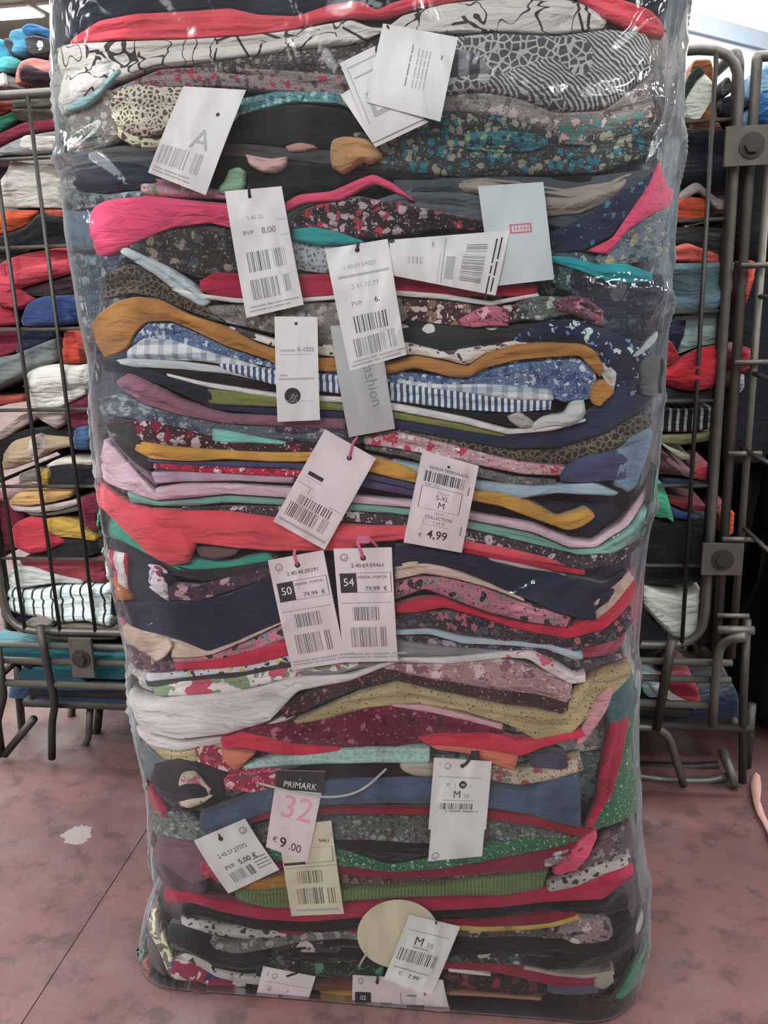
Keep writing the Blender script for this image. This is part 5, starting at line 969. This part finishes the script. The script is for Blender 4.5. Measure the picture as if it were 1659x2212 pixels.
A1(p('4f9fc8'), 'sky blue garment on the upper left heap', '30,95 34,72 60,66 80,72', '36,130 52,128 66,125 78,112', 4, surf=TOPL, w=.02)
A1(p('2f6fae'), 'royal blue garment crowning the upper left heap', '52,72 70,56 90,58 125,72', '58,84 78,84 95,80 125,92', 5, surf=TOPL, w=.02)
A1(p('41404e'), 'dark slate strip between the blue pieces on the heap', '18,95 24,86 36,90 50,110', '30,115 40,128 50,132 58,124', 5, surf=TOPL)
A1(p('48434a'), 'dark grey garment on the heap beside the bag', '66,90 80,82 100,84 128,92', '70,105 80,125 95,128 125,120', 6, surf=TOPL)
A1(p('e6e8ec'), 'white scrap on the heap beside the bag', '92,108 98,94 106,96', '94,122 104,118 112,110', 7, surf=TOPL, w=.008)
A1(p('53bcc4'), 'aqua garment low on the upper left heap', '8,138 22,128 45,128 58,138', '6,158 20,162 44,158 56,150', 6, surf=TOPL, w=.02)
A1(p('f0f0ee'), 'tiny white upright tag-like scrap on the upper left heap', '15,172 18,163 24,163', '12,190 20,192 28,190', 7, surf=TOPL, w=.004)
A1(p('dc8a80'), 'salmon pink rolled garment on top of the cage beside the bag', '48,165 60,138 85,130 125,138', '48,186 62,186 90,172 125,170', 6, surf=TOPL, w=.014)
A1(p('2f1720'), 'dark maroon roll opening under the salmon garment', '58,160 66,146 82,148 125,165', '60,180 70,184 95,182 125,184', 8, surf=TOPL, w=.01)
A1(p('8c8a84'), 'grey edge of clothing on the top left rail', '-20,165 20,160 60,185', '-20,195 20,192 62,196', 3, surf=TOPL)
A1(p('a4483e'), 'rust red garment at the left edge below the top rail', '-30,205 10,205 34,215', '-30,262 10,252 34,240', 2)
A1(p('1f6a50'), 'bottle green fold at the left edge', '-30,262 10,255 42,240', '-30,302 10,290 46,262', 3)
A1(p('4c483a'), 'dark olive garment below the top rail beside the bag', '28,205 70,200 125,205', '40,262 80,268 125,262', 1)
A1(p('86223a'), 'crimson garment sloping down to the left edge', '-30,305 20,285 60,266 125,258', '-30,335 20,312 60,290 125,282', 3)
A1(p('9a9aa0'), 'grey knit garment above the big white one', '-30,340 20,312 60,296 125,284', '-30,350 20,335 60,334 125,330', 2)
A1(p('d0c6bf'), 'creamy collar on the grey knit', '55,300 70,292 90,298 125,296', '52,322 72,326 90,330 125,328', 4)
A1(p('c2bab2'), 'large off-white garment in the upper left of the cage', '2,402 30,370 38,345 80,340 130,340', '6,448 40,452 80,450 135,452', 3, w=.022)
A1(p('3a1e2c'), 'dark plum garment at the left edge beside the off-white one', '-30,345 10,342 38,345', '-30,400 5,396 34,372', 2)
A1(p('d0522c'), 'bright orange garment at the left below the off-white one', '-30,452 20,454 60,454 92,455', '-30,510 20,505 45,498 72,482', 3)
A1(p('c4503a'), 'small orange red scrap beside the bag under the off-white garment', '95,452 120,452 140,454', '98,462 122,470 142,470', 3)
A1(p('1a171c'), 'black garment with an arched top at the left', '-30,515 30,502 62,490 95,458 140,468', '-30,560 40,555 90,535 145,530', 2, w=.02)
A1(p('c43c4c'), 'bright red garment with a turned collar at the left', '4,578 28,560 60,548 100,542 152,532', '10,640 40,640 60,620 100,608 158,592', 4, w=.02)
A1(p('b02f42'), 'dark red flap of the bright red garment', '8,585 20,560 32,605 84,648', '10,660 30,665 50,668 60,664', 5)
A1(p('3a2228'), 'dark brown gap-filling garment below the bright red one', '55,622 100,612 158,595', '62,640 110,640 160,636', 2)
A1(p('a8243a'), 'scarlet garment at the left edge below the bright red one', '-30,655 10,655 40,668', '-30,705 10,705 45,700', 3)
A1(p('2a4078'), 'royal blue garment in the left part of the cage', '56,690 72,655 100,640 162,636', '60,702 90,706 120,704 168,700', 5, w=.02)
A1(p('7c1a34'), 'deep crimson garment at the left edge mid-height', '-30,705 20,705 60,708', '-30,775 20,768 50,755', 3)
A1(p('232745'), 'navy garment with a grey ring collar', '52,712 90,705 130,706', '45,762 80,752 120,735', 3)
A1(p('6f7676'), 'grey green satin garment at the left', '-30,780 30,768 80,748 130,728', '-30,855 30,825 80,800 130,780', 4, w=.02)
A1(p('8f9a98'), 'pale grey fold at the left edge below the satin one', '-30,800 20,795 50,790', '-30,835 10,830 45,805', 5)
A1(p('c8402c'), 'orange red panel beside the bag, left', '150,715 160,712 172,712', '140,782 160,784 186,784', 5)
A1(p('d8d4cc'), 'cream white garment with soft folds, left middle', '66,835 72,800 100,788 130,784 192,786', '74,872 100,880 140,880 195,850', 5, w=.022)
A1(p('74203a'), 'burgundy garment beside the bag below the cream white one', '150,858 170,850 195,852', '155,912 175,925 198,930', 4)
A1(p('b04434'), 'rust orange strip at the left edge, middle height', '-30,852 20,855 55,852', '-30,875 20,872 60,866', 3)
A1(p('9a8880'), 'taupe sleeve slanting down at the left', '-20,945 20,920 60,890 100,882', '-20,960 22,944 70,912 90,900', 4)
A1(p('a89892'), 'taupe garment point hanging below the cream white one', '78,888 110,886 150,888', '100,905 135,924 150,912', 5)
A1(p('1a181c'), 'black garment above the tan one, left', '-20,940 70,925 150,920 195,935', '-20,1010 60,970 140,940 195,950', 2)
A1(p('b09678'), 'tan garment in the left middle of the cage', '20,975 40,948 90,935 140,940 178,945', '16,1012 40,1008 90,990 120,970 176,958', 5, w=.02)
A1(p('c8b8ae'), 'pale pinkish sleeve over the tan garment', '76,965 82,938 100,930 112,945', '84,990 100,985 110,972 116,962', 7)
A1(p('3c5f86'), 'denim blue roll beside the bag, left', '172,925 182,918 202,915', '172,965 185,968 206,968', 6)
A1(p('d8cfc4'), 'white cloth edge above the black jacket with yellow trim', '112,1000 130,988 165,985 208,992', '116,1006 132,1000 165,998 208,1000', 6, w=.006)
A1(p('1a1c24'), 'black jacket with a yellow trim beside the bag, left', '116,1006 140,998 170,998 210,1002', '118,1044 140,1045 170,1045 212,1046', 5)
A1(p('c8a440'), 'yellow trim of a black jacket', '106,1012 112,1004 120,1010', '108,1042 114,1044 120,1042', 8, w=.006)
A1(p('7a6c62'), 'taupe sleeve under the tan garment, left', '50,1020 80,1008 106,1010', '50,1042 80,1036 104,1040', 4)
A1(p('cc9c5c'), 'golden tan folded garment with grey edges, left', '34,1075 56,1055 110,1052 172,1052', '36,1084 80,1086 120,1080 165,1068', 7)
A1(p('b8a8a4'), 'pinkish grey folded layer under the golden tan garment', '32,1082 80,1088 130,1082 180,1072', '44,1098 90,1102 140,1096 180,1084', 6, w=.008)
A1(p('5c5450'), 'brown grey folded layer below the golden tan garment', '60,1098 110,1104 180,1086', '80,1110 130,1108 182,1098', 5, w=.006)
A1(p('7c1c38'), 'magenta wine garment beside the bag, left', '184,1075 195,1065 212,1064', '184,1120 200,1135 220,1145', 5)
A1(p('6c1830'), 'dark wine garment at the left edge, lower middle', '-30,1070 20,1080 60,1100', '-30,1190 20,1190 40,1180', 2)
A1(p('c42f40'), 'red garment shaped like a cap in the lower left', '34,1145 50,1120 80,1110 110,1115', '38,1172 80,1190 110,1185 155,1165', 6, w=.022)
A1(p('c49a3a'), 'mustard garment right of the red cap-like one', '112,1115 140,1112 180,1125 216,1150', '114,1138 140,1152 180,1155 218,1162', 7)
A1(p('1c1a1c'), 'black garment under the mustard one, left', '110,1175 150,1158 190,1158 220,1165', '115,1198 150,1200 190,1198 222,1190', 5)
A1(p('94343c'), 'brick red garment in the lower left beside the bag', '50,1205 120,1202 180,1200 232,1200', '60,1218 120,1240 180,1250 236,1254', 4)
A1(p('c2c4c2'), 'white rolled garment in the lower left', '34,1232 44,1214 80,1216 130,1232 190,1246', '38,1258 60,1262 100,1255 140,1250 190,1252', 7, w=.014)
A1(fabric('stripes', ['#c8d4d4', '#2c2c32'], 21, th=.1), 'pale grey blue garment with thin black stripes, lower left', '10,1262 50,1264 100,1266 130,1258 180,1254 245,1256', '20,1305 60,1318 110,1325 150,1335 200,1330 252,1345', 6, w=.02)
A1(p('8c8078'), 'taupe trousers end hanging over the lower left rail', '50,1348 80,1325 110,1318 132,1318', '56,1356 90,1350 110,1340 125,1345', 8)
A1(p('7c7068'), 'grey taupe garment above the lower rail, left', '120,1350 160,1335 200,1340 256,1350', '125,1372 165,1372 205,1372 260,1372', 6)
A1(p('1e2136'), 'dark navy garment in the lowest left cage corner', '10,1310 50,1322 110,1330', '18,1355 60,1362 110,1360', 3)
BASE = Plane(1.13)
A1(p('1d6c78'), 'teal garment on the cage tray, left', '-30,1385 100,1392 180,1405 275,1410', '-30,1425 100,1432 180,1458 280,1462', 3, surf=BASE)
A1(p('2a6678'), 'blue teal cloth edge below the teal garment', '60,1430 120,1440 180,1455', '40,1462 120,1468 190,1470', 2, surf=BASE)
A1(p('2a4468'), 'blue garment lowest on the cage tray, left', '28,1478 100,1468 200,1475 285,1480', '24,1502 100,1506 200,1512 290,1512', 3, surf=BASE)
# right side
A2(p('a8643c'), 'brown leather-like bag shape at the top right of the cage', '1490,160 1497,130 1535,128 1542,170 1545,250', '1490,200 1492,250 1495,290 1520,295 1560,290', 1, w=.006)
A2(p('d0d4c8'), 'pale white card-like cloth tilted at the top right of the cage', '1466,225 1485,190 1512,164 1540,195', '1478,262 1502,268 1520,240 1535,212', 8, w=.006)
A2(p('22352f'), 'dark green strap at the top right beside the bag', '1462,215 1480,170 1500,150 1512,160', '1466,236 1482,205 1498,180 1514,166', 9, w=.006)
A2(p('54585c'), 'small grey cap-like garment at the top right', '1556,190 1560,172 1570,168 1578,185', '1556,210 1566,208 1574,204 1580,196', 3, w=.01)
A2(p('26243c'), 'dark purple garment under the small grey cap', '1556,215 1570,210 1586,205', '1562,250 1574,256 1588,258', 2)
A2(p('1a1c2a'), 'navy black garment filling the upper right of the cage', '1440,275 1500,280 1585,280', '1440,395 1500,405 1580,420', 1, w=.02)
A2(p('a89c98'), 'grey white garment rumpled in the right part of the cage', '1460,425 1480,405 1500,392 1520,410 1545,430 1575,438', '1466,440 1490,425 1505,415 1525,438 1545,455 1575,456', 4, w=.012)
A2(p('cc4a2c'), 'orange garment right of the bag, upper part', '1450,430 1480,425 1524,430', '1450,475 1480,480 1524,478', 3, w=.014)
A2(p('3c3a3c'), 'dark grey rumpled garment below the orange one', '1450,492 1500,490 1575,495', '1450,530 1500,535 1575,560', 2)
A2(p('d85c50'), 'salmon garment right of the bag, upper part', '1450,535 1480,524 1515,538 1548,550', '1450,565 1480,566 1515,568 1550,570', 4, w=.016)
A2(p('57707e'), 'blue grey folded garment right of the bag', '1448,568 1500,567 1580,565', '1445,675 1500,680 1540,675 1572,635', 4, w=.02)
A2(p('1e2440'), 'navy garment right of the bag, mid-height', '1435,688 1455,690 1480,690', '1435,740 1450,755 1465,760', 3)
A2(p('8fa8a8'), 'pale aqua shirt front in the right part of the cage', '1470,680 1500,678 1555,672', '1460,765 1500,748 1548,740', 4, w=.008)
A2(p('c0202f'), 'bright red garment right of the bag', '1425,800 1460,775 1500,752 1558,738', '1425,825 1460,838 1500,842 1545,830', 6, w=.024)
A2(p('a01c2c'), 'dark red fold tucked behind the bright red garment', '1430,735 1445,732 1465,770', '1430,795 1445,785 1464,775', 5)
A2(p('343234'), 'charcoal crinkled garment below the bright red one', '1425,838 1470,842 1540,838', '1422,868 1470,872 1535,868', 3)
A2(fabric('stripes', ['#141416', '#8c8c8c'], 34, th=.3), 'black garment with short grey stripes right of the bag', '1420,880 1470,882 1540,878', '1418,930 1470,932 1535,925', 2)
A2(p('7c7a54'), 'olive fold right of the bag', '1420,938 1470,936 1535,932', '1425,955 1470,958 1530,948', 4, w=.01)
A2(p('a8ac98'), 'pale curled edge of cloth under the olive fold', '1425,952 1450,965 1470,975 1486,980', '1428,958 1448,975 1468,990 1484,988', 5, w=.006)
A2(p('4a2430'), 'dark maroon garment under the pale curled edge', '1415,965 1440,980 1475,1010', '1415,1020 1440,1022 1478,1025', 3)
A2(p('8c6468'), 'dusty pink fold in the right part of the cage', '1432,975 1455,995 1480,1012 1520,1025', '1430,985 1450,1008 1476,1026 1515,1034', 4, w=.006)
A2(p('b83448'), 'small red and white scrap in the right part of the cage', '1495,1012 1510,1005 1530,1000', '1498,1030 1515,1034 1528,1035', 4)
A2(p('2c3054'), 'indigo fold in the right part of the cage', '1430,1032 1480,1034 1530,1038', '1432,1048 1480,1052 1525,1052', 3)
A2(p('44b088'), 'mint green cloth end poking out beside the bag, right', '1400,1030 1425,1035 1438,1065 1452,1120', '1400,1105 1420,1112 1436,1112 1450,1122', 6, w=.006)
A2(p('8c2038'), 'wine red fold above the blue one, right', '1440,1068 1470,1078 1525,1092', '1440,1082 1472,1096 1520,1102', 3)
A2(p('24407c'), 'blue fold in the lower right part of the cage', '1440,1088 1470,1102 1505,1112', '1448,1112 1475,1118 1500,1118', 4)
A2(p('121216'), 'black garment filling the lower right of the cage', '1390,1120 1450,1122 1530,1115', '1380,1260 1450,1262 1525,1255', 1, w=.02)
A2(p('c2c4bc'), 'white shirt draped low in the right part of the cage', '1384,1258 1420,1272 1468,1282 1512,1268', '1386,1300 1415,1335 1450,1368 1508,1376', 5, w=.02)
A2(p('141420'), 'dark navy garment under the white shirt, right', '1380,1300 1410,1330 1440,1365', '1380,1385 1410,1388 1440,1388', 2)
A2(p('d8a8a8'), 'small blush ribbon under the white shirt', '1425,1350 1430,1345 1438,1352', '1412,1382 1420,1380 1432,1368', 3, w=.004)
A2(p('9cb4c0'), 'pale blue cloth on the right tray of the cage', '1380,1462 1400,1458 1425,1480', '1388,1490 1400,1500 1420,1500', 3, surf=BASE)
A2(p('c8c4c4'), 'white cloth on the right tray of the cage', '1400,1470 1430,1478 1490,1505', '1410,1490 1440,1502 1500,1525', 4, surf=BASE)
A2(p('a41c34'), 'red cloth on the right tray of the cage', '1440,1462 1480,1455 1502,1475', '1445,1485 1480,1502 1510,1508', 5, surf=BASE)
A2(p('18203c'), 'navy cloth lowest on the right tray of the cage', '1370,1520 1450,1525 1590,1490', '1370,1550 1450,1555 1600,1552', 2, surf=BASE)
NX = Plane(1.16)
A3 = lambda mat, lab, top, bot, lay=0, **k: gar('garment', mat, top, bot, lay, lab, surf=NX, D=.10, w=k.pop('w', .012), group='clothes in the gap at the right edge', **k)
A3(p('d8503c'), 'orange red cloth hanging between the two right posts', '1600,610 1612,560 1628,565', '1606,665 1614,640 1626,600', 2)
A3(p('8c1c34'), 'crimson cloth between the two right posts', '1578,755 1600,745 1618,752', '1578,800 1600,805 1616,795', 2)
A3(p('8c8ca0'), 'grey lavender cloth between the two right posts', '1582,812 1595,810 1605,808', '1582,840 1594,850 1604,838', 2)
A3(p('c4401c'), 'bright orange cloth between the two right posts, lower', '1556,1115 1568,1100 1584,1105', '1554,1150 1568,1158 1580,1150', 2)
A3(p('2c68a8'), 'blue cloth at the upper right edge behind the second cage', '1622,240 1640,205 1670,200 1700,210', '1622,275 1640,278 1670,278 1700,278', 3, w=.02)
A3(p('86b4d8'), 'light blue cloth above the blue cloth at the upper right edge', '1622,160 1640,148 1670,130 1700,115', '1622,225 1640,205 1670,200 1700,205', 2, w=.008)
# black sacks of clothes in the second cage, enlarged to darken this edge
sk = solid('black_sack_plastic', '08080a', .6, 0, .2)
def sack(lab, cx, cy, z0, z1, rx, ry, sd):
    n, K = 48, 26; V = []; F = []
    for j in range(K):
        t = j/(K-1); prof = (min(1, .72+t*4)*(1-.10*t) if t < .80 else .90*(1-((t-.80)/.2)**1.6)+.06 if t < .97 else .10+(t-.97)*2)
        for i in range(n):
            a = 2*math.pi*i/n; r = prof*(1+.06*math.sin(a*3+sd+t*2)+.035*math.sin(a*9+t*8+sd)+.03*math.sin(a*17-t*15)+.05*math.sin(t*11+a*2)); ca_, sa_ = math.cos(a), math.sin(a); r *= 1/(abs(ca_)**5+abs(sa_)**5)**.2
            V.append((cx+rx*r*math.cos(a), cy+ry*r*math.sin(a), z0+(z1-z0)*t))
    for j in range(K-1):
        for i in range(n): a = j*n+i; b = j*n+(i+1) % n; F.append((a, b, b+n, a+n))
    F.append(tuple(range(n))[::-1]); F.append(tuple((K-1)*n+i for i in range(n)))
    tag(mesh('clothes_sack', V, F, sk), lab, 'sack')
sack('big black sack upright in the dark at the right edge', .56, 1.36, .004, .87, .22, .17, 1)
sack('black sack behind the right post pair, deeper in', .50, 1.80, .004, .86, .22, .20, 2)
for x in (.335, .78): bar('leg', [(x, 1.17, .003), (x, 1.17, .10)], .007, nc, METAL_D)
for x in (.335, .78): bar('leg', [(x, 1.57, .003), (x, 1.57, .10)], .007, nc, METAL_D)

# pink strap lying on the floor at the right edge
a0 = [(1628, 1672), (1634, 1668), (1642, 1676), (1645, 1700), (1642, 1730), (1652, 1760), (1672, 1800), (1700, 1830)]
a1 = [(1622, 1690), (1622, 1700), (1624, 1715), (1628, 1735), (1636, 1758), (1650, 1782), (1664, 1812), (1690, 1850)]
V = []; F = []
for h_, da in ((.002, 0), (.009, 0)):
    for q, r_ in zip(a0, a1): V.append(tuple(ground(*q, h_))); V.append(tuple(ground(*r_, h_)))
m_ = len(a0)*2
for i in range(len(a0)-1):
    a = 2*i; F += [(a, a+2, a+3, a+1), (m_+a, m_+a+1, m_+a+3, m_+a+2), (a, m_+a, m_+a+2, a+2), (a+1, a+3, m_+a+3, m_+a+1)]
F += [(0, 1, m_+1, m_), (m_-2, 2*m_-2, 2*m_-1, m_-1)]
tag(mesh('strap', V, F, solid('pink_beige_strap', 'a27a74', .6)), 'pinkish beige strap end lying on the red floor at the right edge', 'strap')
gar('garment', p('14141c'), '1582,288 1640,284 1700,286 1800,290', '1582,560 1640,565 1700,570 1800,575', 0, 'black garments added to darken the gap behind the right edge posts', surf=Plane(1.22), D=.30, w=.03, group='clothes in the gap at the right edge')  # added black piece to keep the gap behind the posts dark
gar('garment', p('181824'), '1572,565 1640,570 1700,575 1800,580', '1560,1000 1640,1000 1700,1000 1800,1000', 0, 'dark navy garments added to darken the right edge behind the orange red cloth', surf=Plane(1.23), D=.30, w=.03, group='clothes in the gap at the right edge')  # added dark piece continuing the dark gap downwards
